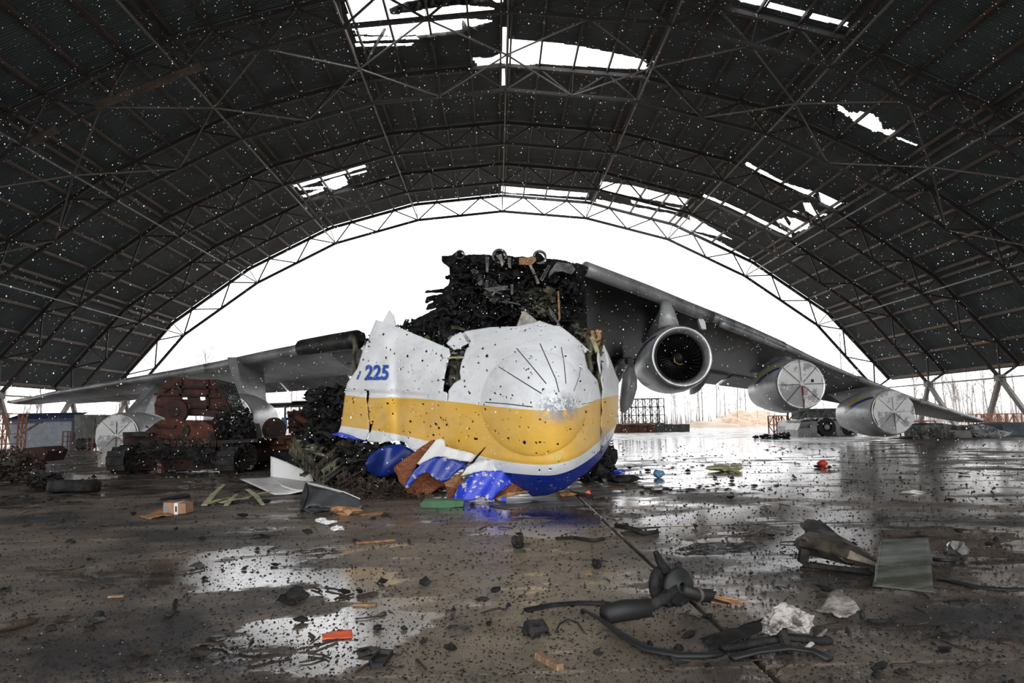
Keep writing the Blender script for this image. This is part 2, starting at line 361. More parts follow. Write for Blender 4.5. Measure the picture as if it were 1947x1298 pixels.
def shell(name, keep, holes, Yf, cell, m, parent=None, thick=0.02, attrs=None, smooth=True, dots=()):
    """curved sheet: outline and holes measured on the photo, true depth from Yf"""
    K = np.asarray(keep, float); x0, y0 = K.min(0)-cell; x1, y1 = K.max(0)+cell
    nx = int((x1-x0)/cell)+2; ny = int((y1-y0)/cell)+2
    gx, gy = np.meshgrid(x0+np.arange(nx)*cell, y0+np.arange(ny)*cell, indexing='ij')
    cx, cy = gx[:-1, :-1]+cell/2, gy[:-1, :-1]+cell/2
    ok = inpoly(cx, cy, keep)
    for h in holes: ok &= ~inpoly(cx, cy, h)
    for (a, b, r) in dots: ok &= ((cx-a)**2+(cy-b)**2 > r*r)
    d, bx, by = near_edge(gx.ravel(), gy.ravel(), [keep]+list(holes))
    d = d.reshape(gx.shape); k = d < cell*0.72
    gx = np.where(k, bx.reshape(gx.shape), gx); gy = np.where(k, by.reshape(gy.shape), gy)
    P = at(gx, gy, Yf(gx, gy)).reshape(-1, 3)
    I = np.arange(nx*ny).reshape(nx, ny)
    q = np.stack([I[:-1, :-1], I[:-1, 1:], I[1:, 1:], I[1:, :-1]], -1)[ok]
    used = np.unique(q); mp = -np.ones(nx*ny, int); mp[used] = np.arange(len(used))
    o = mesh(name, P[used], mp[q].tolist(), m, parent, smooth)
    if attrs:
        A = attrs(gx.ravel()[used], gy.ravel()[used])
        for kname, arr in A.items():
            if arr.ndim == 2:
                t = o.data.attributes.new(kname, 'FLOAT_VECTOR', 'POINT'); t.data.foreach_set('vector', arr.astype(np.float32).ravel())
            else:
                t = o.data.attributes.new(kname, 'FLOAT', 'POINT'); t.data.foreach_set('value', arr.astype(np.float32))
    if thick:
        s = o.modifiers.new('thickness', 'SOLIDIFY'); s.thickness = thick; s.offset = 0
    return o
def tangle(name, poly, Y, n, L, w_, m, parent=None, seed=1, dY=1.0, floor=True, plates=0.35, vertical=0.3):
    """burnt wreckage nobody could count: bars and crumpled plates filling an outline"""
    r = random.Random(seed); K = np.asarray(poly, float); mb = MB(); x0, y0 = K.min(0); x1, y1 = K.max(0); c = 0
    while c < n:
        x, y = r.uniform(x0, x1), r.uniform(y0, y1)
        if not inpoly(np.array([x]), np.array([y]), poly)[0]: continue
        c += 1; p = V(at(x, y, Y+r.uniform(-dY, dY)))
        if floor and p.z < 0.03: p.z = 0.03
        d = Vector((r.gauss(0, 1), r.gauss(0, 0.7), r.gauss(0, vertical+0.3))).normalized()*L*r.uniform(0.3, 1.0)
        if r.random() < plates:
            R = Matrix.Rotation(r.uniform(0, 6.3), 3, Vector((r.gauss(0,1), r.gauss(0,1), r.gauss(0,1))).normalized())
            a, b = L*r.uniform(0.15, 0.5), L*r.uniform(0.1, 0.4)
            nn = 4; vs_ = []
            for i in range(nn):
                for j in range(nn):
                    z = 0.25*b*math.sin(i*1.7+c)*math.cos(j*1.3+c*0.7); q = p + R @ Vector(((i/(nn-1)-.5)*a*r.uniform(.8, 1.2), (j/(nn-1)-.5)*b*r.uniform(.8, 1.2), z))
                    if floor: q.z = max(q.z, 0.01)
                    vs_.append(q)
            mb.add(vs_, [(i*nn+j, i*nn+j+1, (i+1)*nn+j+1, (i+1)*nn+j) for i in range(nn-1) for j in range(nn-1)])
        else:
            q = p+d
            for _ in range(6):
                e = px_of(np.array(q))
                if inpoly(np.array([e[0]]), np.array([e[1]]), poly)[0]: break
                q = p+(q-p)*.6
            if floor: q.z = max(q.z, 0.02)
            ww = w_*r.uniform(0.4, 1.3)
            mid = (p+q)/2 + Vector((r.uniform(-.1, .1), r.uniform(-.1, .1), r.uniform(0, .12)))*L
            mb.bar(p, mid, ww, ww*r.uniform(.3, 1)); mb.bar(mid, q, ww, ww*r.uniform(.3, 1))
    o = mb.build(name, m, parent); o['kind'] = 'stuff'; return o

# ================================================================== THE SETTING
XC = 1.364
DF, BAY, NB = 95.8, 12.105, 10  # bays wholly behind the camera are unseen, added to cut light on the nose
NODE = [(0, 31.85), (12.12, 30.69), (23.88, 27.42), (34.82, 21.84), (44.86, 14.54), (52.45, 5.33)]
def full(nodes): return [(-x, z) for x, z in nodes[:0:-1]] + list(nodes)
BOT = full(NODE)
def offset(poly, d):
    o = []
    for i, p in enumerate(poly):
        a = poly[max(i-1, 0)]; b = poly[min(i+1, len(poly)-1)]
        n1 = Vector((b[0]-a[0], b[1]-a[1])).normalized(); nn = Vector((-n1.y, n1.x))
        o.append((p[0]+nn.x*d, p[1]+nn.y*d))
    return o
TOP = offset(BOT, 2.35)
TOP[0] = (-54.6, 6.7); TOP[-1] = (54.6, 6.7)
ROOF = offset(BOT, 2.85); ROOF[0] = (-55.3, 6.6); ROOF[-1] = (55.3, 6.6)
def pt(p, Y): return Vector((XC+p[0], Y, p[1]))
def lerp(a, b, t): return tuple(a[i]+(b[i]-a[i])*t for i in range(len(a)))
arch_words = ['far open end', 'second from the far end', 'third from the far end', 'fourth from the far end', 'fifth from the far end', 'sixth from the far end', 'seventh from the far end', 'eighth from the far end', 'ninth from the far end', 'tenth from the far end, unseen and added to dim the nose', 'unseen near end, added to dim the nose']
for k in range(NB+1):
    Y = DF-BAY*k
    T = empty('roof_truss', (XC, Y, 0)); tag(T, 'dark steel arch truss of the hangar roof, ' + arch_words[k], kind='structure', group='arch trusses of the hangar roof')
    T_inv = Matrix.Translation((-XC, -Y, 0))
    def mem(name, a, b, w_, h_, mk):
        o = beam(name, a, b, w_, h_, mk, T); o.matrix_world = T_inv @ o.matrix_world; return o
    near = k >= 6                                            # above and behind the camera: chords only
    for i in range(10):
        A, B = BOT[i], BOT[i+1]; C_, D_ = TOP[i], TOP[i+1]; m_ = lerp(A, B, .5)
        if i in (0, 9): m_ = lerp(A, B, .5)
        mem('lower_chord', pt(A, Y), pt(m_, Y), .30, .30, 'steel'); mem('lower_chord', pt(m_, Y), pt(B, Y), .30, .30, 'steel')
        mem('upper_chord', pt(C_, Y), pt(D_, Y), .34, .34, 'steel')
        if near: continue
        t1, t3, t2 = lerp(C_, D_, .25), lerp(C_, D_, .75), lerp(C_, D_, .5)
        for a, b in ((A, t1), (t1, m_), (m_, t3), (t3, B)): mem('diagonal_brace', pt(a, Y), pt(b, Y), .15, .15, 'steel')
        mem('post', pt(m_, Y), pt(t2, Y), .06, .06, 'steel')
        mem('post', pt(B, Y), pt(D_, Y), .10, .10, 'steel') if i < 9 else None
    for s, e in ((0, -1), (10, 1)):
        hp = pt(BOT[s], Y); mem('eave_post', hp, pt(TOP[s], Y), .2, .2, 'steel')
        if not near:
            mem('hinge_block', hp+Vector((0, -.4, 0)), hp+Vector((0, .4, 0)), .8, .7, 'steel_light')
            mem('support_leg', hp, Vector((hp.x+e*0.6, Y-3.6, 0)), .42, .42, 'steel_light'); mem('support_leg', hp, Vector((hp.x+e*0.6, Y+3.6, 0)), .42, .42, 'steel_light')
    if k < NB:                                               # the bay towards the camera
        Y2 = Y-BAY
        for i in range(11):
            if 0 < i < 10:
                mem('tie_rod', pt(BOT[i], Y), pt(BOT[i], Y2), .13, .13, 'steel_light')
                for e in (-.035, .035):
                    j = i+(1 if e > 0 else -1); q = lerp(TOP[i], TOP[j], abs(e)); q = (q[0], q[1]+.28)
                    mem('purlin', pt(q, Y+.3), pt(q, Y2), .16, .30, 'purlin')
        for s in (0, 10):
            mem('eave_purlin', pt((TOP[s][0], TOP[s][1]+.1), Y+.3), pt((TOP[s][0], TOP[s][1]+.1), Y2), .18, .32, 'purlin')
            if not near: mem('tie_rod', pt(BOT[s], Y), pt(BOT[s], Y2), .16, .16, 'steel_light')
        for i in range(10):
            for t in (.25, .5, .75):
                q = lerp(TOP[i], TOP[i+1], t); q = (q[0], q[1]+.28); mem('purlin', pt(q, Y+.3), pt(q, Y2), .16, .30, 'purlin')
        if k == 3:                                           # the wind-braced bay
            for i in range(1, 10):
                c = pt(BOT[i], (Y+Y2)/2)
                for yy in (Y, Y2):
                    for j in (i-1, i+1): mem('cross_brace', c, pt(lerp(BOT[i], BOT[j], .5), yy), .11, .11, 'steel_light')
# a loose beam hanging in the left side of the roof
# ------------------------------------------------ roof sheets with the torn holes
c1 = lambda l: [(640+a/3.019, b/3.019) for a, b in l]
c3 = lambda l: [(1260+a/2.822, b/2.822) for a, b in l]
c4 = lambda l: [(a/1.987, b/1.987) for a, b in l]
c5 = lambda l: [(1200+a/4.425, 330+b/4.425) for a, b in l]
HOLES = [c1([(30,-90),(700,-90),(560,-20),(400,10),(310,55),(330,85),(400,75),(560,45),(700,30),(890,45),(900,60),(560,100),(70,160)]),
 c1([(85,165),(270,140),(720,108),(905,118),(740,165),(500,200),(300,208),(110,196)]), c1([(100,212),(480,212),(470,224),(105,236)]), c1([(100,252),(430,250),(430,262),(105,268)]),
 c1([(745,-90),(948,-90),(948,15),(900,12),(750,0)]),
 c1([(980,225),(1140,235),(1370,262),(1560,300),(1770,345),(1775,398),(1560,390),(1160,365),(980,385)]), c1([(950,155),(972,155),(966,300),(966,490),(945,490)]),
 c1([(770,330),(880,335),(940,305),(950,360),(810,380)]),
 c4([(1105,700),(1378,624),(1380,632),(1120,710)]), c4([(1212,690),(1300,663),(1312,697),(1265,718),(1222,706)]), c4([(1120,712),(1222,704),(1215,714),(1130,720)]), c4([(1135,740),(1215,714),(1220,722),(1150,746)]), c4([(1310,662),(1382,645),(1382,650),(1312,668)]),
 c3([(400,-30),(570,-30),(560,2),(540,34),(410,6)]), c3([(565,8),(775,65),(760,92),(558,38)]), c3([(795,68),(997,120),(982,142),(785,98)]),
 jag(c3([(930,556),(960,570),(1000,605),(1090,598),(1150,630),(1172,690),(1265,703),(1240,722),(1120,702),(1040,655),(935,590)]), 2.5, 6, 3), c3([(1255,733),(1365,775),(1362,782),(1250,742)]), c3([(850,538),(885,550),(880,555),(850,543)]),
 c3([(445,866),(660,983),(815,1028),(800,1052),(660,1002),(440,884)]), c3([(835,1030),(958,1088),(915,1120),(848,1088)]), c3([(750,1085),(790,1088),(830,1140),(885,1148),(820,1162),(765,1130)]),
 jag(c3([(600,1180),(660,1160),(785,1198),(770,1228),(690,1247),(640,1220)]), 1.5, 5, 5), c3([(215,1040),(330,1085),(430,1128),(600,1213),(690,1258),(686,1270),(590,1230),(425,1142),(325,1098),(215,1054)]),
 c3([(700,1125),(830,1172),(815,1183),(695,1135)]),
 c1([(940,1068),(1442,1108),(1442,1132),(1240,1122),(1100,1112),(1000,1108),(940,1098)]),
 [(1139,344),(1200,353),(1305,378),(1305,391),(1200,373),(1138,360)], [(1198,378),(1292,396),(1288,403),(1200,386)], jag([(1133,378),(1200,392),(1280,408),(1330,424),(1370,449),(1300,434),(1200,410),(1133,396)], 1, 8, 2),
 [(1308,408),(1392,455),(1350,441),(1312,418)], [(1300,436),(1360,455),(1430,494),(1425,501),(1355,464),(1300,446)]]
CE = empty('ceiling', (XC, 48, 0)); tag(CE, 'dark arched hangar roof of corrugated sheets with torn holes', kind='structure')
PITCHW = 0.24
for k in range(NB):
    Ya = DF+0.55-BAY*k if k == 0 else DF-BAY*k+.16
    Yb = DF-BAY*(k+1)+0.01
    for i in range(10):
        A, B = ROOF[i], ROOF[i+1]; A, B = lerp(A, B, -.006), lerp(A, B, 1.006); L = math.hypot(B[0]-A[0], B[1]-A[1]); nn = (-(B[1]-A[1])/L, (B[0]-A[0])/L)
        nw = int((Ya-Yb)/PITCHW); cols = nw*4
        y = np.linspace(Ya, Yb, cols+1); hgt = np.array([0, 0, .045, .045])[np.arange(cols+1) % 4]
        # holes that fall in this sheet
        hs = []
        if k <= 5:
            for h in HOLES:
                hx, hy = np.mean([p[0] for p in h]), np.mean([p[1] for p in h])
                hs.append(h)
        rows = 2 if k > 5 else 72
        v = np.linspace(0, 1, rows+1)
        YY, VV = np.meshgrid(y, v, indexing='ij'); HH = np.repeat(hgt[:, None], rows+1, 1)
        X = XC+A[0]+(B[0]-A[0])*VV+nn[0]*HH; Z = A[1]+(B[1]-A[1])*VV+nn[1]*HH
        ok = np.ones((cols, rows), bool)
        if k <= 5:
            P = np.stack([X[:-1, :-1], YY[:-1, :-1]-PITCHW/8, Z[:-1, :-1]], -1)
            gx, gy = px_of(P)
            for h in hs: ok &= ~inpoly(gx, gy, h)
            if ok.all():
                rows = 1; v = np.array([0, 1.]); YY, VV = np.meshgrid(y, v, indexing='ij'); HH = np.repeat(hgt[:, None], 2, 1)
                X = XC+A[0]+(B[0]-A[0])*VV+nn[0]*HH; Z = A[1]+(B[1]-A[1])*VV+nn[1]*HH; ok = np.ones((cols, 1), bool)
        P = np.stack([X-XC, YY-48, Z], -1).reshape(-1, 3); I = np.arange(P.shape[0]).reshape(X.shape)
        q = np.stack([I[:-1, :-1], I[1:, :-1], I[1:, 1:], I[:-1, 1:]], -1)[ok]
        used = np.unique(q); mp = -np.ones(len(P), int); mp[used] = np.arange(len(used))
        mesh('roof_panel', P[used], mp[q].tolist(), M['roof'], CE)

# ------------------------------------------------ floor: concrete slabs with recessed joints
FL = empty('floor', (0, 0, 0)); tag(FL, 'wet sooty concrete hangar floor of large slabs', kind='structure')
SX, SY = 12.0, 6.0; X0, Y0 = 1.75, 4.72
sm = MB(); g_ = 0.022
a_, b_ = SX/2-g_, SY/2-g_; bv = 0.012
sm.add([(-a_,-b_,-.06),(a_,-b_,-.06),(a_,b_,-.06),(-a_,b_,-.06),(-a_,-b_,-.01),(a_,-b_,-.01),(a_,b_,-.01),(-a_,b_,-.01),(-a_+bv,-b_+bv,0),(a_-bv,-b_+bv,0),(a_-bv,b_-bv,0),(-a_+bv,b_-bv,0)],
       [(0,1,5,4),(1,2,6,5),(2,3,7,6),(3,0,4,7),(4,5,9,8),(5,6,10,9),(6,7,11,10),(7,4,8,11),(8,9,10,11)])
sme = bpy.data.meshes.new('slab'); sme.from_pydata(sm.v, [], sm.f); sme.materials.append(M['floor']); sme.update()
for i in range(-5, 5):
    for j in range(-1, 16):
        if abs((i+.5)*SX) > 56: continue
        if j <= 13 or True:
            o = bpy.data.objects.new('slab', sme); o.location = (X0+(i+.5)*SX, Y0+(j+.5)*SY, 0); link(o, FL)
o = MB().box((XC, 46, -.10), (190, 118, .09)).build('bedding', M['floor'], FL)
AP = MB().box((0, 112, -.06), (190, 22, .06)).build('apron', M['floor']); tag(AP, 'wet concrete apron beyond the open far end of the hangar', kind='structure')
GR = mesh('ground', [(-500,-60,-.16),(500,-60,-.16),(500,700,-.16),(-500,700,-.16)], [(0,1,2,3)], M['soil']); tag(GR, 'muddy brown open ground around the hangar', kind='structure')
for s_ in (-1, 1):
    mb = MB().box((s_*84, 50, -.08), (56, 110, .1)); o = mb.build('verge', M['soil']); tag(o, 'muddy brown verge along the %s side of the hangar' % ('left' if s_ < 0 else 'right'), kind='structure')

# ================================================================== AIRCRAFT NOSE
nz = lambda l: [(620+a/2.4967, 460+b/2.4967) for a, b in l]
def curve(xs, ys):
    xs, ys = np.array(xs, float), np.array(ys, float)
    def f(x):
        x = np.asarray(x, float); i = np.clip(np.searchsorted(xs, x)-1, 0, len(xs)-2)
        h = xs[i+1]-xs[i]; t = np.clip((x-xs[i])/h, -0.5, 1.5)
        s = np.gradient(ys, xs)
        t2, t3 = t*t, t*t*t
        r = (2*t3-3*t2+1)*ys[i]+(t3-2*t2+t)*h*s[i]+(-2*t3+3*t2)*ys[i+1]+(t3-t2)*h*s[i+1]
        return np.where((t < 0), ys[0]+(x-xs[0])*s[0], np.where(t > 1, ys[-1]+(x-xs[-1])*s[-1], r))
    return f
b3 = curve([658,700,760,850,918,980,1020,1060,1100,1140,1177], [751.6,756,756.5,762.5,770,776.5,779.5,780.5,775,758,750])
b2 = curve([648,700,757,812,848,900,940,980,1020,1060,1100,1140,1175], [809,816.5,825.5,838,848,862.5,872.5,879,882.5,880.5,867,837,804])
b1 = curve([644,700,780,880,940,980,1020,1060,1100,1140,1173], [822,838,855,889,895,899,902,900.5,885,855,816])
plan = curve([620,658,700,760,850,918,980,1020,1060,1100,1140,1160,1180], [20.4,19.4,18.5,17.5,16.1,15.2,14.4,14.1,14.0,14.4,15.7,17.0,19.0])
def noseY(x, y):
    x = np.asarray(x, float); y = np.asarray(y, float); p = plan(x)
    up_ = np.clip(800-y, 0, None)/180.0; p = p + 1.5*up_**2.2*np.clip((x-640)/260, 0.25, 1)
    dn = np.clip(y-(b2(x)-8), 0, None)/75.0; wgt = np.clip((x-850)/110, 0, 1)
    p = p + 1.0*dn**1.7*wgt
    r = np.hypot(x-1016, (y-766))/100.0
    p = p - 0.13*np.sqrt(np.clip(1-np.clip(r, 0, 1)**2, 0, 1))           # radome bulge, proud of the skin with a seam at its rim
    # dents, and the crease where the side wall was pushed in
    p = p + 0.045*np.sin(x/9.0+y/31.0)*np.sin(y/11.0+x/50.0)*np.clip((900-x)/60, 0, 1)*np.clip(np.sin(x/37.0+1), 0, 1) + 0.05*np.sin(x/23.0+y/61.0)*np.sin(y/19.0) * np.clip((960-x)/120, 0.15, 1)
    p = p + 0.16*np.exp(-((x-757-(y-780)*0.05)/11.0)**2)*np.clip((y-640)/80, 0, 1)
    p = p + 0.10*np.exp(-((y-748-(x-700)*0.05)/6.0)**2)*np.clip((850-x)/60, 0, 1)
    return p
keep = nz([(25,912),(60,903),(72,872),(92,720),(100,672),(150,600),(175,520),(205,450),(238,369),(290,388),(350,408),(420,437),(500,470),(583,506),
  (596,500),(572,482),(600,448),(640,428),(700,418),(780,406),(900,402),(985,385),(1012,374),(1050,388),(1078,397),(1110,400),(1150,430),(1190,463),(1225,495),(1252,520),
  (1300,520),(1312,456),(1318,490),(1335,525),(1350,560),(1372,625),(1388,660),(1386,730),(1385,800),(1375,870),(1362,910),(1340,965),(1300,1030),(1240,1090),(1190,1125),(1130,1170),
  (1060,1196),(980,1205),(940,1170),(885,1140),(880,1098),(760,1090),(640,1110),(672,1052),(700,1030),(640,1010),(575,985),(540,1010),(450,985),(408,985),(380,952),(345,940),(275,950),(222,948),(200,945),(188,944),(100,925)])
hole = [jag(nz([(584,506),(597,500),(605,512),(628,508),(650,492),(684,478),(665,512),(652,552),(640,590),(636,618),(641,652),(608,672),(583,706),(578,755),(574,752),(577,712),(566,712),(555,708),(560,655),(572,590),(590,535)]), 0.7, 6, 11),
        nz([(1222,500),(1228,550),(1240,600),(1262,628),(1285,655),(1296,700),(1303,735),(1309,735),(1312,712),(1305,650),(1296,600),(1288,560),(1287,500),(1300,460),(1270,440),(1252,518),(1262,526)]),
        nz([(1303,735),(1309,735),(1308,800),(1303,890),(1299,890),(1304,800)]), nz([(190,700),(206,705),(204,745),(196,780),(190,745),(194,720)]),
        nz([(196,780),(203,782),(210,870),(205,870)]), jag(nz([(205,866),(224,862),(214,900),(196,945),(186,944),(203,905)]), .6, 5, 4),
        nz([(748,980),(765,968),(700,1048),(672,1060)]), nz([(640,425),(655,423),(690,475),(672,478)])]
r_ = random.Random(5); dots = []
while len(dots) < 480:
    x, y = r_.uniform(655, 1172), r_.uniform(612, 925)
    dens = 1.0 if x < 900 or y < 770 else 0.6
    if r_.random() < dens: dots.append((x, y, r_.choice([.8, .9, 1.0, 1.1, 1.3, 1.7, 2.1])))
dots += [(x, y, r) for x, y, r in [(926,677,3.2),(997,841,3.4),(918,663,2.4),(734,680,2.4),(775,677,2.6),(729,636,2.4),(829,805,2.6),(899,800,2.4),(967,833,2.2),(842,722,2.2),(952,735,2),(747,786,2),(1075,677,2.4),(884,735,2),(1042,858,1.6)]]
def nattr(x, y):
    st = np.stack([b1(x)-y, b2(x)-y, b3(x)-y], -1)
    worn = np.exp(-(((x-1062)/40.0)**2+((y-775)/27.0)**2)**2)+0.9*np.exp(-(((x-1150)/14)**2+((y-835)/18)**2)**2)
    return {'stripes': st, 'worn': worn}
NO = empty('aircraft_nose', (0.3, 16, 0)); tag(NO, 'torn white, yellow and blue aircraft nose section peppered with shrapnel holes', 'aircraft wreck')
def under(o, root):
    o.parent = root; o.matrix_parent_inverse = Matrix.Translation(root.location).inverted() if True else None; return o
skin = shell('skin', keep, hole, noseY, 1.5, M['nose'], None, 0.03, nattr, dots=dots); under(skin, NO)
def onskin(pts, off=-0.025): return [V(at(x, y, float(noseY(x, y))+off)) for x, y in pts]
def dens(pts, step=5):
    o = []
    for (a, b), (c, d) in zip(pts, pts[1:]):
        k = max(1, int(math.hypot(c-a, d-b)/step)); o += [(a+(c-a)*i/k, b+(d-b)*i/k) for i in range(k)]
    return o+[pts[-1]]
for l in ([(820,592),(920,655),(1022,718)], [(905,505),(975,588),(1045,672)], [(1016,483),(1050,560),(1090,650),(1106,712)], [(1116,500),(1130,580),(1138,672)], [(1210,580),(1200,640),(1175,708)], [(755,760),(860,768),(980,782)], [(1213,770),(1260,760),(1304,738)]):
    under(MB().tube(onskin(dens(nz(l)), -0.02), 0.012, 6, flat=1).build('lightning_strip', M['seam']), NO)
ring = [(1016+97*math.cos(t), 766+97*math.sin(t)) for t in np.linspace(math.pi*0.93, math.pi*1.80, 40)]
under(MB().tube(onskin(ring, -0.0), 0.012, 5).build('radome_seam', M['seamlight']), NO)
ring = nz([(747,750),(752,820),(775,890),(830,915),(900,925),(1000,932),(1100,930),(1180,915),(1250,880),(1290,850)])
under(MB().tube(onskin(dens(ring), -0.0), 0.008, 5).build('radome_seam', M['seam']), NO)
hatch = nz([(1020,745),(1035,725),(1080,712),(1160,708),(1188,725),(1192,780),(1170,830),(1130,855),(1080,860),(1035,840),(1012,800),(1020,745)])
under(MB().tube(onskin(dens(hatch), -0.0), 0.011, 5).build('hatch_seam', M['seam']), NO)
for (x, y) in ((1100,1018),):
    p = onskin([nz([(x,y)])[0]], -.04)[0]; under(MB().lathe([(0,0),(.08,0),(.085,.03),(.08,.06)], p, (0,1,0), 16).build('probe_port', M['stripe_yellow']), NO)
dr = nz([(655,780),(685,775),(690,835),(655,835),(655,780)])
under(MB().tube(onskin(dens(dr), 0.0), 0.006, 5).build('panel_seam', M['tan']), NO)
for x in (762, 905):                                              # frame seams running up the side wall
    under(MB().tube(onskin([(x+(750-y)*0.05, y) for y in range(655 if x < 800 else 700, 830, 6)], 0.0), 0.006, 5).build('panel_seam', M['seamlight']), NO)
# registration number, pressed onto the skin
cu = bpy.data.curves.new('number', 'FONT'); cu.body = '225'; cu.size = 1; cu.offset = 0.035; cu.space_character = 1.02
to = bpy.data.objects.new('number', cu); COL.objects.link(to)
dgr = bpy.context.evaluated_depsgraph_get(); tm = bpy.data.meshes.new_from_object(to.evaluated_get(dgr)); bpy.data.objects.remove(to)
bmt = bmesh.new(); bmt.from_mesh(tm)
for _ in range(2): bmesh.ops.subdivide_edges(bmt, edges=[e for e in bmt.edges if e.calc_length() > .12], cuts=1); bmesh.ops.triangulate(bmt, faces=bmt.faces)
bmt.to_mesh(tm); bmt.free()
us = [v.co.x for v in tm.vertices]; vs_ = [v.co.y for v in tm.vertices]; u0, u1, v0, v1 = min(us), max(us), min(vs_), max(vs_)
for v in tm.vertices:
    u, q = (v.co.x-u0)/(u1-u0), (v.co.y-v0)/(v1-v0)
    x = 692.5+u*45+q*2.5; y = 722.3-u*0.5-q*(29-u*0.3)
    v.co = V(at(x, y, float(noseY(x, y))-0.075))
tm.materials.clear(); tm.materials.append(M['letter'])
under(link(bpy.data.objects.new('registration_number', tm)), NO)
under(mesh('registration_number', onskin(nz([(143,652),(158,612),(166,612),(152,652)]), -.06), [(0,1,2,3)], M['letter']), NO)
# frames and stringers inside the shell
mb = MB()
for xx in (672, 715, 765, 812, 858, 870, 930, 1000, 1070, 1118, 1136):
    ys = range(640, 880, 20)
    mb.tube([V(at(xx+(4 if i % 2 else 0), y, float(noseY(xx, y))+0.28)) for i, y in enumerate(ys)], 0.07, 4)
for yy in (690, 730, 780, 820):
    mb.tube([V(at(xx, yy, float(noseY(xx, yy))+0.30)) for xx in range(660, 1160, 20)], 0.035, 4)
under(mb.build('hull_frames', M['olive']), NO)
bk = shell('shade_backing', nz([(130,660),(240,400),(600,560),(640,450),(900,420),(1080,420),(1230,540),(1300,680),(1330,780),(1300,960),(1100,1140),(700,1090),(420,950),(120,880)]), [], lambda x, y: noseY(x, y)+0.7, 8, M['char'], None, 0.02); under(bk, NO)  # dark sheet added behind the skin so its holes read as shade
tg = tangle('inner_debris', nz([(565,520),(660,500),(640,690),(570,700)]), 16.7, 60, .5, .05, M['ash'], dY=.2, floor=False, seed=3); under(tg, NO)
tg = tangle('inner_debris', nz([(1170,400),(1310,420),(1300,700),(1230,540)]), 16.6, 90, .6, .07, M['olive'], dY=.3, floor=False, seed=4); under(tg, NO)
under(MB().prism(nz([(1255,420),(1308,418),(1305,470),(1280,530),(1262,470)]), 16.3, .12).build('frame_stub', M['tan']), NO)
under(MB().tube([V(at(*p, 16.0)) for p in nz([(1258,450),(1275,490),(1288,522)])], .06, 8).build('yellow_pipe', M['primer']), NO)
under(MB().tube([V(at(*p, 16.2)) for p in nz([(575,553),(600,548),(655,548)])], .025, 6).build('yellow_pipe', M['primer']), NO)
# torn flaps along the bottom
def flap(name, pts, Y0_, m, curl=0.25, cell=4, jg=1.2, dx=0.0, dy=0.0, seed=1, th=.03, parent=NO, holes=()):
    pts = nz(pts); cxx = np.mean([p[0] for p in pts]); cyy = np.mean([p[1] for p in pts]); K = np.array(pts); sc_ = max(np.ptp(K[:, 0]), np.ptp(K[:, 1]))/2
    f = lambda x, y: Y0_ + dx*(x-cxx)/sc_ + dy*(y-cyy)/sc_ + curl*(((x-cxx)/sc_)**2-((y-cyy)/sc_)**2*.5) + .03*np.sin(x/7+y/11)
    o = shell(name, jag(pts, jg, 7, seed), list(holes), f, cell, m, None, th); return under(o, parent)
flap('blue_lobe', [(205,1012),(245,982),(300,964),(360,960),(405,985),(430,1000),(380,1040),(345,1065),(320,1100),(250,1115),(200,1090),(188,1050)], 17.7, M['blueclean'], -0.45, 4, .3, th=.05)
flap('honeycomb_panel', [(322,1060),(345,1085),(420,1020),(505,938),(520,940),(440,1035),(400,1085),(372,1165),(395,1195),(420,1185),(410,1210),(470,1185),(455,1222),(500,1190),(540,1160),(585,1150),(560,1110),(500,1080),(470,1090),(440,1100),(400,1120),(350,1130),(322,1085)], 15.9, M['honey'], 0.1, 3, 1.0, seed=2, dy=-.35)
flap('honeycomb_panel', [(330,1060),(505,938),(520,940),(432,1050),(378,1160),(400,1210),(345,1130)], 15.75, M['honey'], 0.05, 3, .6, seed=8, dy=-.3)
flap('torn_white_flap', [(432,1052),(520,940),(545,932),(562,940),(566,970),(620,985),(690,1000),(712,1015),(690,1045),(600,1030),(520,1020),(450,1060)], 15.45, M['white'], 0.05, 4, .5, seed=3, dx=-.2, dy=-.1)
flap('torn_blue_flap', [(373,1165),(378,1145),(420,1080),(452,1050),(520,1020),(560,1018),(668,1040),(664,1066),(600,1105),(575,1130),(545,1138),(505,1118),(480,1088),(440,1110),(390,1168)], 15.35, M['blue'], 0.12, 3, .8, seed=4, dy=-.15)
flap('torn_blue_flap', [(588,1228),(640,1150),(700,1095),(760,1085),(850,1088),(888,1104),(885,1140),(850,1165),(810,1195),(790,1226),(765,1222),(740,1205),(700,1225),(650,1230)], 14.75, M['bluebright'], 0.15, 3, 1.0, seed=5, dy=-.2)
flap('white_edge_strip', [(640,1110),(668,1070),(720,1040),(790,1032),(880,1040),(900,1062),(890,1100),(760,1088),(700,1098)], 14.95, M['nosewhite'] if 'nosewhite' in M else M['white'], 0.05, 4, .4, seed=6)
flap('honeycomb_panel', [(890,1140),(920,1130),(968,1162),(965,1182),(900,1195),(800,1222),(800,1200),(850,1170)], 14.9, M['honey'], .1, 3, .8, seed=7)
flap('composite_layer', [(560,1140),(640,1110),(650,1160),(600,1200),(590,1222),(570,1210),(575,1180)], 15.2, M['tan'], .1, 3, .8, seed=9)
flap('composite_layer', [(580,1130),(650,1090),(640,1150),(600,1160)], 15.4, M['tan'], .1, 3, .8, seed=12)
flap('composite_layer', [(570,1160),(630,1170),(600,1215),(575,1200)], 15.05, M['honey'], .1, 3, .8, seed=13)
flap('composite_layer', [(790,1222),(860,1190),(940,1180),(970,1182),(900,1200),(830,1215)], 14.7, M['tan'], .1, 3, .6, seed=14)
flap('blue_sill', [(22,912),(70,903),(130,922),(200,938),(275,945),(270,952),(180,946),(90,930)], 19.0, M['bluebright'], .02, 3, .4, seed=15)
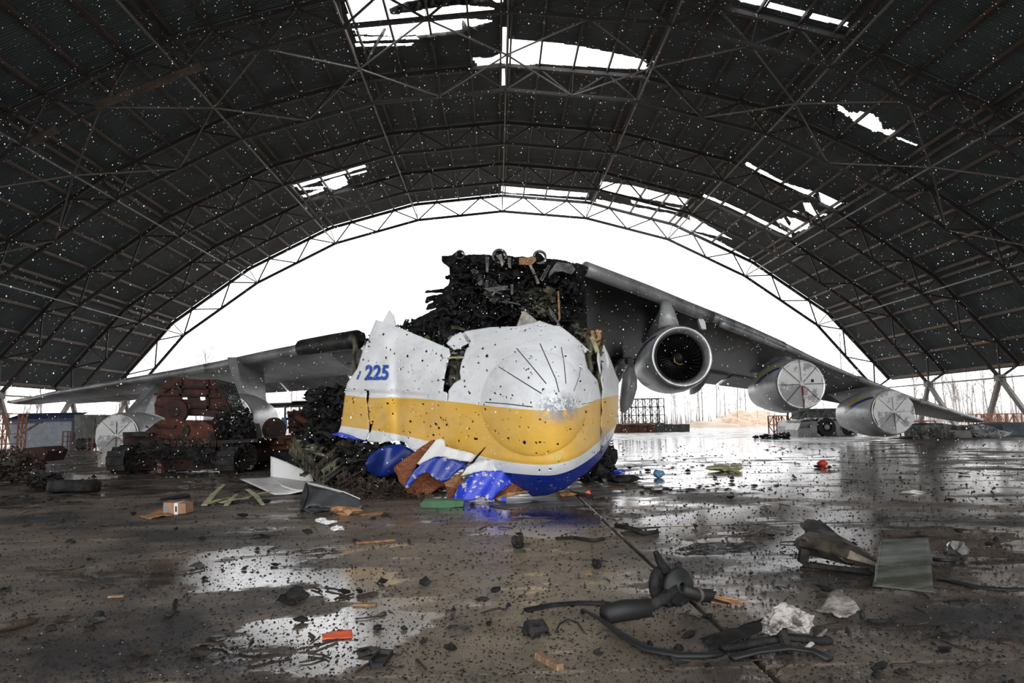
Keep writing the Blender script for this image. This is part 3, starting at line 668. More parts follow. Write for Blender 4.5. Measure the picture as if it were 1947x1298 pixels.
flap('torn_skin_tongue', [(572,482),(600,445),(690,420),(700,440),(680,478),(640,510),(610,512),(590,500)], 16.9, M['white'], .1, 3, .9, seed=16, dx=-.2)
flap('torn_skin_tongue', [(905,398),(930,330),(942,326),(1005,378),(985,400)], 16.3, M['cloth'], .05, 3, .5, seed=17)
flap('torn_skin_tongue', [(1225,495),(1258,526),(1240,512),(1230,530),(1226,520)], 15.2, M['white'], .02, 2, .3, seed=18)
under(MB().prism(nz([(830,1212),(860,1212),(850,1235),(862,1246),(832,1246)]), 14.6, .15).build('blue_bracket', M['bluebright']), NO)
flap('upright_skin_strip', [(1290,500),(1311,458),(1318,490),(1335,530),(1345,575),(1330,640),(1310,700),(1298,620),(1288,560)], 17.0, M['white'], -.1, 3, .4, seed=19)

# ------------------------------------------------ wreckage heaps around the nose
def heap(label, poly, Y, n, L, w_, mk, seed, dY, name='wreckage_heap', **k):
    o = tangle(name, poly, Y, n, L, w_, M[mk], None, seed, dY, **k); tag(o, label, 'wreckage'); return o
heap('black tangle of burnt frames standing left of the aircraft nose', [(585,745),(640,735),(655,760),(652,815),(700,860),(700,905),(600,905),(575,860),(590,800)], 21.5, 900, 1.0, .07, 'char', 21, 1.3, plates=.6)
heap('scorched olive ribs and stringers fanned out left of the aircraft nose', [(555,850),(610,845),(650,870),(700,850),(700,900),(680,930),(600,925),(560,890)], 20.4, 300, .9, .10, 'olive', 22, .7, plates=.5)
heap('low spread of sooty scraps under the left side of the aircraft nose', [(655,915),(700,905),(800,930),(870,950),(800,956),(660,955)], 16.2, 330, .35, .035, 'charb', 23, .8, plates=.6)
heap('dark crushed hull remains behind the lower left of the aircraft nose', [(640,845),(750,850),(800,880),(860,925),(760,925),(660,900)], 18.8, 500, 1.1, .09, 'char', 24, .6, plates=.6)
heap('dark crushed hull remains behind the right of the aircraft nose', [(1110,850),(1160,830),(1168,900),(1110,930)], 18.5, 120, .7, .07, 'char', 25, .8, plates=.5)
for i, (p, q, Yd) in enumerate([((575,868),(612,912),19.0),((600,900),(655,848),18.8),((612,908),(672,862),18.6),((650,905),(692,872),18.4),((556,842),(590,900),19.6),((640,920),(700,885),18.2)]):
    a, b = V(at(*p, Yd)), V(at(*q, Yd+.4)); a.z = max(a.z, .06); b.z = max(b.z, .06)
    mb = MB().bar(a, b, .34, .03).bar(a+Vector((0,.02,.15)), b+Vector((0,.02,.15)), .04, .12).bar(a+Vector((0,.02,-.13)), b+Vector((0,.02,-.13)), .04, .10)
    d = b-a
    for t in np.linspace(.08, .92, 6): mb.bar(a+d*t+Vector((0,-.03,-.16)), a+d*t+Vector((0,-.03,.16)), .03, .05)
    o = mb.build('scorched_rib', M['olive'] if i % 2 == 0 else M['charb']); tag(o, 'scorched hull rib leaning in the heap left of the aircraft nose', 'rib', 'scorched ribs left of the nose')
heap('shattered dark hull frames behind the top of the aircraft nose', nz([(350,470),(470,380),(560,330),(600,480),(560,500),(480,455)]), 24.5, 700, 1.0, .08, 'char', 26, 1.5, plates=.6, floor=False)

# ================================================================== WINGS
def horizon_z(x, y, Y): return float(at(x, y, Y)[2])
def airfoil(n=26):
    """closed section, x: 0 leading edge .. 1 trailing edge, z relative to chord line"""
    up_ = []; lo_ = []
    for i in range(n+1):
        x = 0.5*(1-math.cos(math.pi*i/n)); t = 5*(0.2969*math.sqrt(x)-0.126*x-0.3516*x*x+0.2843*x**3-0.1015*x**4)
        up_.append((x, t+0.12*x*(1-x))); lo_.append((x, -t+0.12*x*(1-x)))
    return up_[::-1]+lo_[1:-1]
AF = airfoil()
def section(x, yl, zl, yt, zt, tk):
    c = Vector((0, yt-yl, zt-zl)); L = c.length; e = c/L; u = Vector((0, -e.z, e.y))
    return [Vector((x, yl, zl))+e*(a*L)+u*(b*L*tk) for a, b in AF]
def loft(secs, mb, caps=True):
    n = len(secs[0]); k = len(mb.v)
    for s in secs: mb.v += [tuple(p) for p in s]
    for i in range(len(secs)-1):
        for j in range(n): mb.f.append((k+i*n+j, k+i*n+(j+1) % n, k+(i+1)*n+(j+1) % n, k+(i+1)*n+j))
    if caps: mb.f.append(tuple(k+j for j in range(n))); mb.f.append(tuple(k+(len(secs)-1)*n+j for j in range(n))[::-1])
    return mb
def stations(side, lats, LEpx, TEpx, chord, leY, tk):
    """px curves give the height of each edge where its true plan position falls on the photo"""
    lx, ly = zip(*LEpx); tx, ty = zip(*TEpx); out = []
    for L in lats:
        X = XC*0+0.6+side*L; yl = leY(L); c = chord(L); yt = yl+c
        def z_on(xs, ys, Y):
            # find z so that the projected point lies on the curve
            z = 3.0
            for _ in range(12):
                px, py = px_of(np.array([X, Y, z])); yy = np.interp(px, xs, ys) if xs[0] < xs[-1] else np.interp(px, xs[::-1], ys[::-1])
                z += float(py-yy)*Y/F
            return z
        out.append((X, yl, z_on(lx, ly, yl), yt, z_on(tx, ty, yt), tk(L)))
    return out
def interp_st(S, t):
    t = max(0, min(len(S)-1.001, t)); i = int(t); f = t-i; return tuple(a+(b-a)*f for a, b in zip(S[i], S[i+1]))
leY = lambda L: 26.2+0.78*L
chord = lambda L: np.interp(L, [3, 9, 17, 25, 33, 42], [13.0, 11.0, 8.6, 6.8, 5.2, 3.6])
lats = [3.0, 4.5, 6.5, 8.5, 10.5, 13, 16, 19, 22, 25, 28, 31, 34, 38, 42]
RLE = [(1040,488),(1108,505),(1160,525),(1230,551),(1330,592),(1400,618),(1480,652),(1560,690),(1640,722),(1700,745),(1780,772),(1860,797),(1900,806)]
RTE = [(980,690),(1100,697),(1200,700),(1300,712),(1400,726),(1500,738),(1600,756),(1700,780),(1800,799),(1880,809),(1960,814)]
RS = stations(1, lats, RLE, RTE, chord, leY, lambda L: np.interp(L, [3, 12, 42], [.085, .08, .07]))
LLE = [(0,766),(60,755),(100,745),(200,728),(300,712),(400,695),(500,674),(610,654),(700,641),(760,632)]
LTE = [(0,774),(100,766),(200,757),(300,748),(400,741),(480,735),(600,722),(700,712),(780,705)]
latl = [7.0, 8.5, 10.5, 13, 16, 19, 22, 25, 28, 31, 34, 38, 42]
LS = stations(-1, latl, LLE, LTE, chord, leY, lambda L: .075)
def wing_skin(S, i0, i1, name, m, parent, a0=0.0, a1=1.0, grow=0.0):
    secs = []
    for s in S[i0:i1+1]: secs.append([p for p in section(*s)])
    o = loft(secs, MB()).build(name, m, None, True); return under(o, parent)
WR = empty('aircraft_wing', (RS[0][0], RS[0][1], 0)); tag(WR, 'long grey right-hand aircraft wing with three engines, burnt at its root', 'aircraft wing')
# soot fades outward along the span: a stain that belongs to the skin
wm = bpy.data.materials.new('wing_underside'); wm.use_nodes = True
n_ = wm.node_tree.nodes; l_ = wm.node_tree.links; b_ = n_['Principled BSDF']; b_.inputs['Roughness'].default_value = .4; b_.inputs['Metallic'].default_value = .3
tcn = n_.new('ShaderNodeTexCoord'); sx_ = n_.new('ShaderNodeSeparateXYZ'); l_.new(tcn.outputs['Object'], sx_.inputs[0])
no_ = n_.new('ShaderNodeTexNoise'); no_.inputs['Scale'].default_value = .5; no_.inputs['Detail'].default_value = 6; mp_ = n_.new('ShaderNodeMapping'); mp_.inputs['Scale'].default_value = (2.2, .35, 1)
l_.new(tcn.outputs['Object'], mp_.inputs[0]); l_.new(mp_.outputs[0], no_.inputs[0])
ad_ = n_.new('ShaderNodeMath'); ad_.operation = 'MULTIPLY_ADD'; ad_.inputs[1].default_value = 7.0; l_.new(no_.outputs[0], ad_.inputs[0]); l_.new(sx_.outputs[0], ad_.inputs[2])
mr_ = n_.new('ShaderNodeMapRange'); mr_.inputs[1].default_value = 11.5; mr_.inputs[2].default_value = 17.5; l_.new(ad_.outputs[0], mr_.inputs[0])
mx_ = n_.new('ShaderNodeMix'); mx_.data_type = 'RGBA'; mx_.inputs[6].default_value = (.010, .010, .010, 1); mx_.inputs[7].default_value = (.26, .263, .267, 1); l_.new(mr_.outputs[0], mx_.inputs[0])
l_.new(mx_.outputs[2], b_.inputs['Base Color']); M['wingfade'] = wm
wing_skin(RS, 0, 14, 'wing_skin', M['wingfade'], WR)
def le_tube(S, t0, t1, r0, r1, m, name, parent, dy=-.1, dz=0.0, steps=8, flat=1.0):
    pts = []; rr = []
    for i in range(steps+1):
        t = t0+(t1-t0)*i/steps; s = interp_st(S, t); pts.append((s[0], s[1]+dy, s[2]+dz)); rr.append(r0+(r1-r0)*i/steps)
    return under(MB().tube(pts, rr, 14, True, flat).build(name, m, None, True), parent)
le_tube(RS, 0.25, 4.0, .34, .34, M['slat'], 'leading_edge', WR, dy=.28)
le_tube(RS, 4.05, 6.0, .30, .24, M['slat'], 'leading_edge', WR, dy=.1)
le_tube(RS, 4.2, 5.9, .20, .17, M['slat'], 'slat', WR, dy=-.35, dz=-.32)
for a, b in ((6.05, 8.4), (8.45, 11.0), (11.05, 13.9)): le_tube(RS, a, b, .20, .12, M['slat'], 'slat', WR, dy=.05)
s_ = interp_st(RS, 4.02)
under(MB().prism([(1330,597),(1341,612),(1343,626),(1334,624),(1328,608)], s_[1]-.3, .3).build('torn_slat_end', M['white']), WR)
# flaps hanging behind and below the trailing edge
for a, b in ((1.2, 3.5), (3.6, 5.6), (5.7, 8.2), (8.3, 10.5)):
    sA, sB = interp_st(RS, a), interp_st(RS, b)
    q = [Vector((s[0], s[3]-2.2, s[4]+.10)) for s in (sA, sB)] + [Vector((s[0], s[3]+.6, s[4]-.35)) for s in (sB, sA)]
    mb = MB(); v_ = q + [p+Vector((0, .05, .16)) for p in q]; mb.add(v_, [(0,1,2,3),(7,6,5,4),(0,4,5,1),(1,5,6,2),(2,6,7,3),(3,7,4,0)]); under(mb.build('flap', M['wingfade']), WR)
def fairing(S, t, drop, L, m, parent, r=.35, dy=-3.5):
    s = interp_st(S, t); c = Vector((s[0], s[3]+dy, s[4]+.1))
    pts = [c+Vector((0, L*k, -drop*(k**1.2))) for k in (0, .15, .35, .6, .85, 1)]
    return under(MB().tube(pts, [.05, r*.8, r, r, r*.6, .04], 10, True, 1.5).build('flap_track_fairing', m, None, True), parent)
for t in (2.2, 4.9, 7.6): fairing(RS, t, 1.3, 4.2, M['slat'], WR)
# burnt centre section (spar wall torn open) joined to the wing root
w4 = lambda l: [(780+a/4.2326, 460+b/4.2326) for a, b in l]
Yc = 28.5
wall = w4([(258,112),(340,110),(370,82),(400,80),(440,108),(490,105),(560,100),(612,104),(680,110),(700,84),(740,82),(756,112),(880,122),(1000,122),(1020,96),(1050,92),(1080,130),(1160,140),(1240,150),(1320,172),(1385,190),(1400,330),(1420,640),(1390,1190),(900,1210),(420,1190),(230,1150),(225,760),(200,700),(140,720),(100,760),(0,720),(0,650),(120,585),(200,545),(215,520),(130,545),(150,500),(205,470),(160,472),(120,498),(140,440),(200,425),(300,420),(250,408),(118,405),(130,392),(270,380),(320,345),(322,300),(275,295),(290,275),(325,270),(322,205),(260,155)])
whole = [w4(h) for h in ([(495,262),(515,250),(524,275),(508,285),(492,275)], [(755,300),(800,285),(850,290),(850,240),(868,222),(880,240),(915,240),(900,262),(918,290),(880,300),(840,302),(770,304)],
   [(662,218),(676,210),(692,222),(682,244)], [(1160,262),(1180,240),(1195,262),(1170,276)], [(780,266),(790,262),(790,280)], [(80,645),(90,635),(96,655)], [(60,660),(70,655),(72,680)], [(100,665),(118,650),(115,690)], [(130,640),(150,630),(140,660)], [(40,650),(50,660),(42,670)])]
wallY = lambda x, y: Yc + .5*np.sin(x/13.0)*np.sin(y/17.0) + .25*np.sin(x/5.0+y/7.0) + np.clip((845-x)/60, 0, 2)*-1.2
o = shell('burnt_spar_wall', jag(wall, .8, 6, 31), whole, wallY, 2.5, M['char'], None, .08); under(o, WR)
tg = tangle('burnt_root_debris', w4([(330,120),(1330,180),(1380,640),(300,660)]), Yc-.6, 900, .9, .08, M['char'], None, 33, .5, False, .65); under(tg, WR)
tg = tangle('burnt_root_debris', w4([(480,200),(640,330),(900,400),(1000,640),(860,560),(560,400)]), Yc-1.2, 110, .8, .08, M['ash'], None, 34, .4, False, .6); under(tg, WR)
tg = tangle('burnt_root_debris', w4([(900,380),(1150,380),(1200,620),(960,600)]), Yc-1.3, 90, .9, .1, M['olive'], None, 35, .4, False, .5); under(tg, WR)
for pts, mk in (([(606,120),(636,116),(626,246),(610,240)], 'ash'), ([(784,125),(812,125),(812,210),(790,205)], 'ash'), ([(878,126),(1010,122),(1012,150),(975,185),(875,180)], 'tan'), ([(690,110),(735,95),(752,180),(735,198),(722,150)], 'cloth'),
                ([(955,185),(975,180),(1010,250),(990,262)], 'cloth'), ([(1000,268),(1018,270),(1042,332),(1020,340)], 'cloth'), ([(1040,300),(1110,180),(1120,186),(1052,305)], 'ash'), ([(1060,305),(1125,186),(1132,190),(1068,310)], 'ash'),
                ([(1120,240),(1180,160),(1300,175),(1330,220),(1300,260),(1220,235),(1160,240),(1110,290)], 'ash'), ([(1186,395),(1198,395),(1210,620),(1195,640),(1188,500)], 'tan'), ([(1110,510),(1150,560),(1215,680),(1200,680),(1130,590)], 'ash'),
                ([(296,665),(380,672),(440,700),(440,712),(300,690)], 'olive'), ([(540,330),(575,300),(590,340),(560,352)], 'ash'), ([(806,340),(830,340),(830,420),(810,425)], 'ash'), ([(590,370),(780,350),(780,385),(640,400)], 'ash')):
    under(MB().prism(w4(pts), Yc-1.7, .10).build('torn_spar_piece', M[mk]), WR)
for x, y, r in ((402,104,.20), (718,116,.32), (1040,124,.30)):
    c = at(*w4([(x, y)])[0], Yc-.9); under(MB().lathe([(r*1.0,-.1),(r*1.0,.1),(r*.72,.1),(r*.72,-.1)], c, (0,1,0), 24, True).build('ring_fitting', M['ash']), WR)
cp = section(*interp_st(RS, 1.0)); under(mesh('root_rib', cp+[p+Vector((-.12,0,0)) for p in cp], [tuple(range(len(cp))), tuple(range(len(cp), 2*len(cp)))], M['char']), WR)

# left wing
WL = empty('aircraft_wing', (LS[0][0], LS[0][1], 0)); tag(WL, 'long grey left-hand aircraft wing sagging behind the rusted armoured vehicle', 'aircraft wing')
wing_skin(LS, 1, 12, 'wing_skin', M['wing'], WL)
s0, s1 = interp_st(LS, 0), interp_st(LS, 1.4)
o = loft([section(*interp_st(LS, t)) for t in (0, .4, .8, 1.2, 1.6)], MB()).build('burnt_wing_root', M['wingburnt'], None, True); under(o, WL)
secs = []
le_tube(LS, 0.0, 1.9, .45, .42, M['wingburnt'], 'leading_edge', WL, dy=.15)
for a, b in ((1.95, 4.4), (4.45, 7.0), (7.05, 9.5), (9.55, 11.8)): le_tube(LS, a, b, .34-.02*a, .34-.02*b, M['wing'], 'slat', WL, dy=.12, dz=-.08)
for a, b in ((1.7, 3.6), (3.65, 5.9), (5.95, 8.4), (8.45, 10.8)):
    sA, sB = interp_st(LS, a), interp_st(LS, b)
    q = [Vector((s[0], s[3]-2.4, s[4]+.22)) for s in (sA, sB)] + [Vector((s[0], s[3]+.4, s[4]-.75+.05*t)) for s, t in ((sB, b), (sA, a))]
    mb = MB(); v_ = q + [p+Vector((0, .05, .16)) for p in q]; mb.add(v_, [(0,1,2,3),(7,6,5,4),(0,4,5,1),(1,5,6,2),(2,6,7,3),(3,7,4,0)]); under(mb.build('flap', M['slat']), WL)
fairing(LS, 1.0, .9, 3.2, M['slat'], WL, .28); fairing(LS, 5.2, .6, 3, M['wing'], WL, .22, -2.5)
tg = tangle('root_debris', [(690,640),(800,605),(850,590),(850,640),(760,660),(700,700)], 31.5, 260, 1.0, .09, M['char'], None, 41, 1.5, False, .6); under(tg, WL)

# ------------------------------------------------ engines
def engine(parent, px, py, Y, R, L=5.2, state='open', tilt=0.0, py_pylon=None, S=None, t=None, drop=0.0, seed=0):
    c = V(at(px, py, Y)); E_ = empty('engine_nacelle', c); E_.rotation_euler = (tilt, 0, 0); o0 = []
    prof = [(R*.80,.75),(R*.83,.35),(R*.88,.10),(R*.93,0),(R*.98,.03),(R*1.01,.14),(R*1.07,.6),(R*1.10,1.5),(R*1.08,2.6),(R*.97,3.8),(R*.82,L-.3),(R*.78,L),(R*.72,L),(R*.60,L-1)]
    # sub-parts share the nacelle's axis (+Y = aft)
    def sub(o): o.parent = E_; return o
    nac = MB().lathe(prof[4:], (0,0,0), (0,1,0), 48).build('cowl', M['nacelle'], None, True); sub(nac)
    sub(MB().lathe(prof[:6], (0,0,0), (0,1,0), 48).build('inlet_lip', M['lip'], None, True))
    sub(MB().lathe([(.30*R,L-1.2),(.34*R,L-.4),(.28*R,L+.5),(.05*R,L+1.2)], (0,0,0), (0,1,0), 24).build('exhaust_cone', M['slat'], None, True))
    sub(MB().lathe([(R*.80,.6),(R*.80,2.2),(0.0,2.2)], (0,0,0), (0,1,0), 48).build('inlet_duct', M['blade'], None, True))
    # livery stripes: curved patches riding on the cowl, on its outer left flank
    def patch(nm, mk, th0, th1, w0, w1, y0, y1, sweep):
        mb = MB(); n = 14
        for i in range(n+1):
            f = i/n; th = th0+(th1-th0)*f; wdt = w0+(w1-w0)*f; yy = y0+(y1-y0)*f
            for k in range(5):
                a = th+wdt*k/4; rr = np.interp(yy, [p[1] for p in prof[4:11]], [p[0] for p in prof[4:11]])+.012
                mb.v.append((-rr*math.cos(a), yy, rr*math.sin(a)))
        for i in range(n):
            for k in range(4): q = i*5+k; mb.f.append((q, q+1, q+6, q+5))
        sub(mb.build(nm, M[mk], None, True))
    patch('livery_stripe', 'stripe_yellow', .80, .22, .06, .26, .20, 3.2, 0)
    patch('livery_stripe', 'stripe_blue', .66, .0, .12, .20, .20, 3.2, 0)
    for k, yy in enumerate((.9, 1.5, 1.9)):
        rr = R*1.08; a = -.22-.03*k; mb = MB().box((-rr*math.cos(a), yy, rr*math.sin(a)), (.03, .16, .13)); sub(mb.build('cowl_marking', M['stripe_blue' if k != 1 else 'red']))
    if state == 'open':
        for k in range(33):
            a = 2*math.pi*k/33; mb = MB(); pts = []
            for i in range(6):
                f = i/5; r = R*(.22+.57*f); tw = a+.22*f*f; wd = .055+.05*f
                for e in (-1, 1): pts.append((r*math.cos(tw+e*wd*.8), .80+e*.12, r*math.sin(tw+e*wd*.8)))
            mb.add(pts, [(2*i, 2*i+1, 2*i+3, 2*i+2) for i in range(5)]); sub(mb.build('fan_blade', M['blade']))
        sub(MB().lathe([(0,.42),(R*.06,.45),(R*.14,.58),(R*.20,.78),(R*.22,.95)], (0,0,0), (0,1,0), 28).build('spinner', M['blade'], None, True))
        sp_ = MB(); sp_.tube([Vector((math.cos(t_)*(R*.05+R*.035*t_), .62-.0*t_-.05+.045*t_*.6, math.sin(t_)*(R*.05+R*.035*t_))) - Vector((0, .14, 0)) for t_ in np.linspace(0, 5.2, 30)], .022, 6)
        sub(sp_.build('spinner_spiral', M['gold']))
        sub(MB().lathe([(R*.78,.35),(R*.795,.3),(R*.80,.5)], (0,0,0), (0,1,0), 40).build('inlet_ring', M['blade'], None, True))
    else:
        mb = MB(); nr, na = 8, 48; r0 = R*(.97 if state == 'cover' else .94)
        for i in range(nr+1):
            for j in range(na):
                a = 2*math.pi*j/na; r = r0*i/nr; sag = .05*math.cos(a*8)*(i/nr) + .02*math.sin(a*3+i)
                mb.v.append((r*math.cos(a), -.05+sag+(.10 if i < nr else .14)-(0.02*i if state != 'cover' else 0), r*math.sin(a)))
        for i in range(nr):
            for j in range(na): mb.f.append((i*na+j, (i+1)*na+j, (i+1)*na+(j+1) % na, i*na+(j+1) % na))
        sub(mb.build('inlet_cover', M['cover'], None, True))
        for k in range(8):
            a = math.pi/8*0+2*math.pi*k/8+.02
            sub(MB().bar((R*.1*math.cos(a), -.035, R*.1*math.sin(a)), (r0*math.cos(a), -.02, r0*math.sin(a)), .05, .02).build('cover_strap', M['strap'] if state == 'cover' else M['ash']))
        if state == 'cover':
            sub(MB().bar((0, -.09, -.1), (.02, -.09, -r0*.82), .10, .02).build('ribbon', M['red']))
            sub(MB().bar((.005, -.10, -.45*R), (.01, -.10, -.6*R), .11, .02).build('ribbon_band', M['cover']))
            sub(MB().box((R*.45, -.02, R*.13), (.14, .03, .16)).build('cover_patch', M['strap']))
            sub(MB().lathe([(0,0),(.10,0),(.10,-.03),(0,-.04)], (0,-.06,0), (0,1,0), 16).build('cover_hub', M['white']))
        else:
            sub(MB().bar((0, -.07, -.05), (.0, -.05, -r0*.5), .05, .02).build('ribbon', M['brickred']))
    under(E_, parent)
    E_['kind'] = 'thing' if False else E_.get('kind', '') or ''
    del E_['kind']
    # pylon from the cowl up to the wing
    if t is not None:
        s = interp_st(S, t); n0 = Vector((0, 1.4, R*1.02)); zz = s[2]-c.z; yy = s[1]-c.y
        cc = s[4]-c.z; cy_ = s[3]-c.y
        P_ = [Vector((0, .9, R*.95)), Vector((0, 1.5, R*1.25)), Vector((0, yy+.2, max(zz-.1, R*1.2))), Vector((0, yy+4.5, zz+(cc-zz)*.45)), Vector((0, L+.8, R*.55)), Vector((0, L-1.0, R*.7)), Vector((0, 2.5, R*.98))]
        mb = MB(); w_ = .30; k = len(P_); tw = [.05, .18, .24, .22, .06, .22, .28]
        for sgn in (-1, 1):
            for p, q in zip(P_, tw): mb.v.append(tuple(p+Vector((sgn*q, 0, 0))))
        mb.f += [tuple(range(k)), tuple(range(2*k-1, k-1, -1))]+[(i, i+k, (i+1) % k+k, (i+1) % k) for i in range(k)]
        sub(mb.build('pylon', M['wing'], None, False))
    return E_
engine(WR, 1297, 677, 30.0, 1.38, state='open', S=RS, t=3.0, seed=1, tilt=-.03)
engine(WR, 1524, 730, 37.0, 1.36, state='cover', S=RS, t=6.4, seed=2, tilt=-.03)
engine(WR, 1699, 783, 42.5, 1.40, state='wrinkled', S=RS, t=9.1, seed=3, tilt=-.02)
engine(WL, 222, 828, 41.5, 1.30, state='cover2', S=LS, t=7.0, seed=4)
engine(WL, 432, 797, 36.0, 1.30, state='cover', S=LS, t=2.9, seed=5)
# upper cap of the first engine's pylon
c_ = V(at(1272, 600, 31.2)); under(MB().tube([c_+Vector((0,.6,.75)), c_+Vector((0,.3,.2)), c_+Vector((0,.2,-.5))], [.22,.36,.5], 14).build('pylon_cap', M['nacelle'], None, True), WR)
# main-gear like pod and white fin behind the nose
under(MB().tube([V(at(1199,698,38)), V(at(1198,712,38)), V(at(1196,735,38)), V(at(1190,765,38)), V(at(1184,784,38))], [.16,.40,.46,.38,.14], 14).build('white_pod', M['nacelle'], None, True), WR)
under(MB().bar(V(at(1199,705,38.1)), V(at(1199,684,38.4)), .3).build('pod_strut', M['slat']), WR)
under(MB().prism([(722,650),(727,612),(740,588),(748,598),(752,618),(740,650)], 20.0, .15).build('skin_fragment', M['white']), NO)
# charred remains of the hull between the nose and the wing root
r_ = random.Random(91); mb = MB(); HS = [(19.9,3.0,2.4),(21.5,3.5,2.7),(24,4.2,2.9),(26.5,4.8,3.0),(29,5.3,3.0),(33,5.6,3.0),(37,5.2,3.0),(41,4.6,2.9)]; na = 26
for i, (yy, zt, hw) in enumerate(HS):
    for j in range(na+1):
        t = math.pi*(j/na); xx = -hw*math.copysign(abs(math.cos(t))**.6, math.cos(t)); q = 1-abs(math.sin(t))**.8; zz = .12+(zt+(r_.uniform(-.5,.35) if j in (0, na) else 0))*q
        mb.v.append((.7+xx+r_.uniform(-.08,.08), yy+r_.uniform(-.15,.15), zz))
for i in range(len(HS)-1):
    for j in range(na): q = i*(na+1)+j; mb.f.append((q, q+1, q+na+2, q+na+1))
FU = mb.build('burnt_fuselage', M['char']); tag(FU, 'charred open fuselage shell on the ground between nose and wing root', 'aircraft wreck'); sm_ = FU.modifiers.new('thickness', 'SOLIDIFY'); sm_.thickness = .06
for i, (yy, zt, hw) in enumerate(HS[1:]):
    pts = []
    for j in range(na+1):
        t = math.pi*(j/na); pts.append((.7-(hw-.12)*math.copysign(abs(math.cos(t))**.6, math.cos(t)), yy, .2+zt*(1-abs(math.sin(t))**.8)))
    mb = MB().tube(pts, .07, 4).build('hull_frame', M['charb']); under(mb, FU)
for x_, zt in ((-1.9, 0), (3.2, 0), (-1.2, 0), (2.6, 0)):
    under(MB().bar((x_, 28.9, .1), (x_, 28.6, 6.2), .35, .25).build('frame_post', M['char']), FU)

# ================================================================== VEHICLES AND STANDS
def B(mb, x0, x1, y0, y1, Y, dep):       # upright block: photo rectangle at depth Y, real thickness dep
    return mb.prism([(x0,y0),(x1,y0),(x1,y1),(x0,y1)], Y, dep)
def reroot(root, o): return under(o, root)
c2 = lambda l: [(a/2.95, 620+b/2.95) for a, b in l]
# --- rusted armoured vehicle with slat cage
TKY = 25.6
TK = empty('armoured_vehicle', gnd(355, 893)); tag(TK, 'burnt-out rusty armoured vehicle with a slat cage on its turret', 'armoured vehicle')
def tk(name, mb, m, smooth=False): return under(mb.build(name, M[m], None, smooth), TK)
tk('hull', MB().prism(c2([(690,596),(830,600),(870,570),(900,632),(1225,640),(1400,640),(1440,700),(1440,760),(1380,800),(720,808),(690,780)]), TKY, 3.1), 'rustdark')
tk('glacis_plate', MB().prism(c2([(780,640),(1230,650),(1200,700),(1120,735),(860,740),(790,700)]), TKY-.25, .3), 'char')
for sx in (705, 1290):
    mb = MB()
    for k in range(15):
        a = 2*math.pi*k/15; c = V(at(sx/2.95+18, 880-8, TKY-.3+.5)); mb.box(c+Vector((0, 1.2*math.cos(a)*1.1, .42*math.sin(a))), (.62, .5, .09), Matrix.Rotation(a+math.pi/2, 3, 'X'))
    tk('track', mb, 'char')
tk('fender', MB().prism(c2([(688,594),(838,598),(838,618),(688,616)]), TKY-.5, 3.6), 'char')
tk('fender', MB().prism(c2([(1230,640),(1445,632),(1445,650),(1230,660)]), TKY-.5, 3.6), 'char')
tk('turret', MB().prism(c2([(800,600),(870,545),(905,524),(1130,528),(1190,560),(1215,625),(1200,660),(1100,640),(1000,632),(900,628),(830,622)]), TKY-.1, 2.2), 'rust')
tk('turret_plate', MB().prism(c2([(868,548),(985,556),(975,572),(880,566)]), TKY-.22, .2), 'rustdark')
tk('turret_plate', MB().prism(c2([(1030,560),(1050,552),(1062,580),(1050,615),(1020,600)]), TKY-.2, .2), 'char')
tk('turret_plate', MB().prism(c2([(1165,585),(1200,600),(1215,640),(1185,632)]), TKY-.2, .2), 'char')
p = V(at(985/2.95, 620+478/2.95, TKY)); tk('hatch', MB().lathe([(0,-.12),(.18,-.12),(.22,-.08),(.44,-.06),(.46,0),(.46,.1),(0,.1)], p, (0,1,0), 26), 'rustdark')
for i in range(9):
    x = 915+i*38; tk('reactive_block', MB().prism(c2([(x,640),(x+32,641),(x+31,676),(x+1,675)]), TKY-.42, .16), 'rustdark' if i % 3 else 'charb')
for x0, x1 in ((860, 900), (1180, 1220)): tk('towing_hook', MB().prism(c2([(x0,745),(x1,745),(x1-8,775),(x0+8,775)]), TKY-.3, .2), 'charb')
tk('tilted_prop', MB().prism(c2([(880,770),(905,770),(905,825),(882,822)]), TKY-.55, .2), 'brickred')
cage = c2([(950,281),(1020,288),(1080,296),(1130,300),(1210,299),(1225,330),(1300,455),(1290,520),(1240,516),(1150,505),(1030,500),(1022,520),(940,520),(870,492),(868,440),(885,392),(925,312)])
holes_c = [c2(h) for h in ([(1018,384),(1050,386),(1052,410),(1022,408)], [(1122,390),(1155,391),(1154,416),(1124,414)], [(900,436),(935,438),(935,444),(900,442)], [(950,438),(1010,442),(1010,450),(950,446)], [(1060,446),(1100,450),(1100,458),(1060,455)], [(1110,452),(1160,455),(1160,461),(1110,459)])]
o = shell('cage_plate', jag(cage, .4, 6, 3), holes_c, lambda x, y: TKY+.4+(790-y)*.004*0, 1.5, M['cagerust'], None, .05, smooth=False); under(o, TK)
for a, b in (((1015,288),(1015,500)), ((1165,298),(1168,470)), ((868,380),(1240,395)), ((868,440),(1290,462)), ((905,340),(1235,345))):
    tk('cage_rail', MB().bar(V(at(*c2([a])[0], TKY+.3)), V(at(*c2([b])[0], TKY+.3)), .09), 'rustdark')
tk('cage_rail', MB().bar(V(at(*c2([(1205,300)])[0], TKY+.25)), V(at(*c2([(1300,500)])[0], TKY+.25)), .08), 'rustdark')
for a, b in (((880,400),(1018,300)), ((1168,320),(1280,440))): tk('cage_brace', MB().bar(V(at(*c2([a])[0], TKY+.32)), V(at(*c2([b])[0], TKY+.32)), .06), 'char')
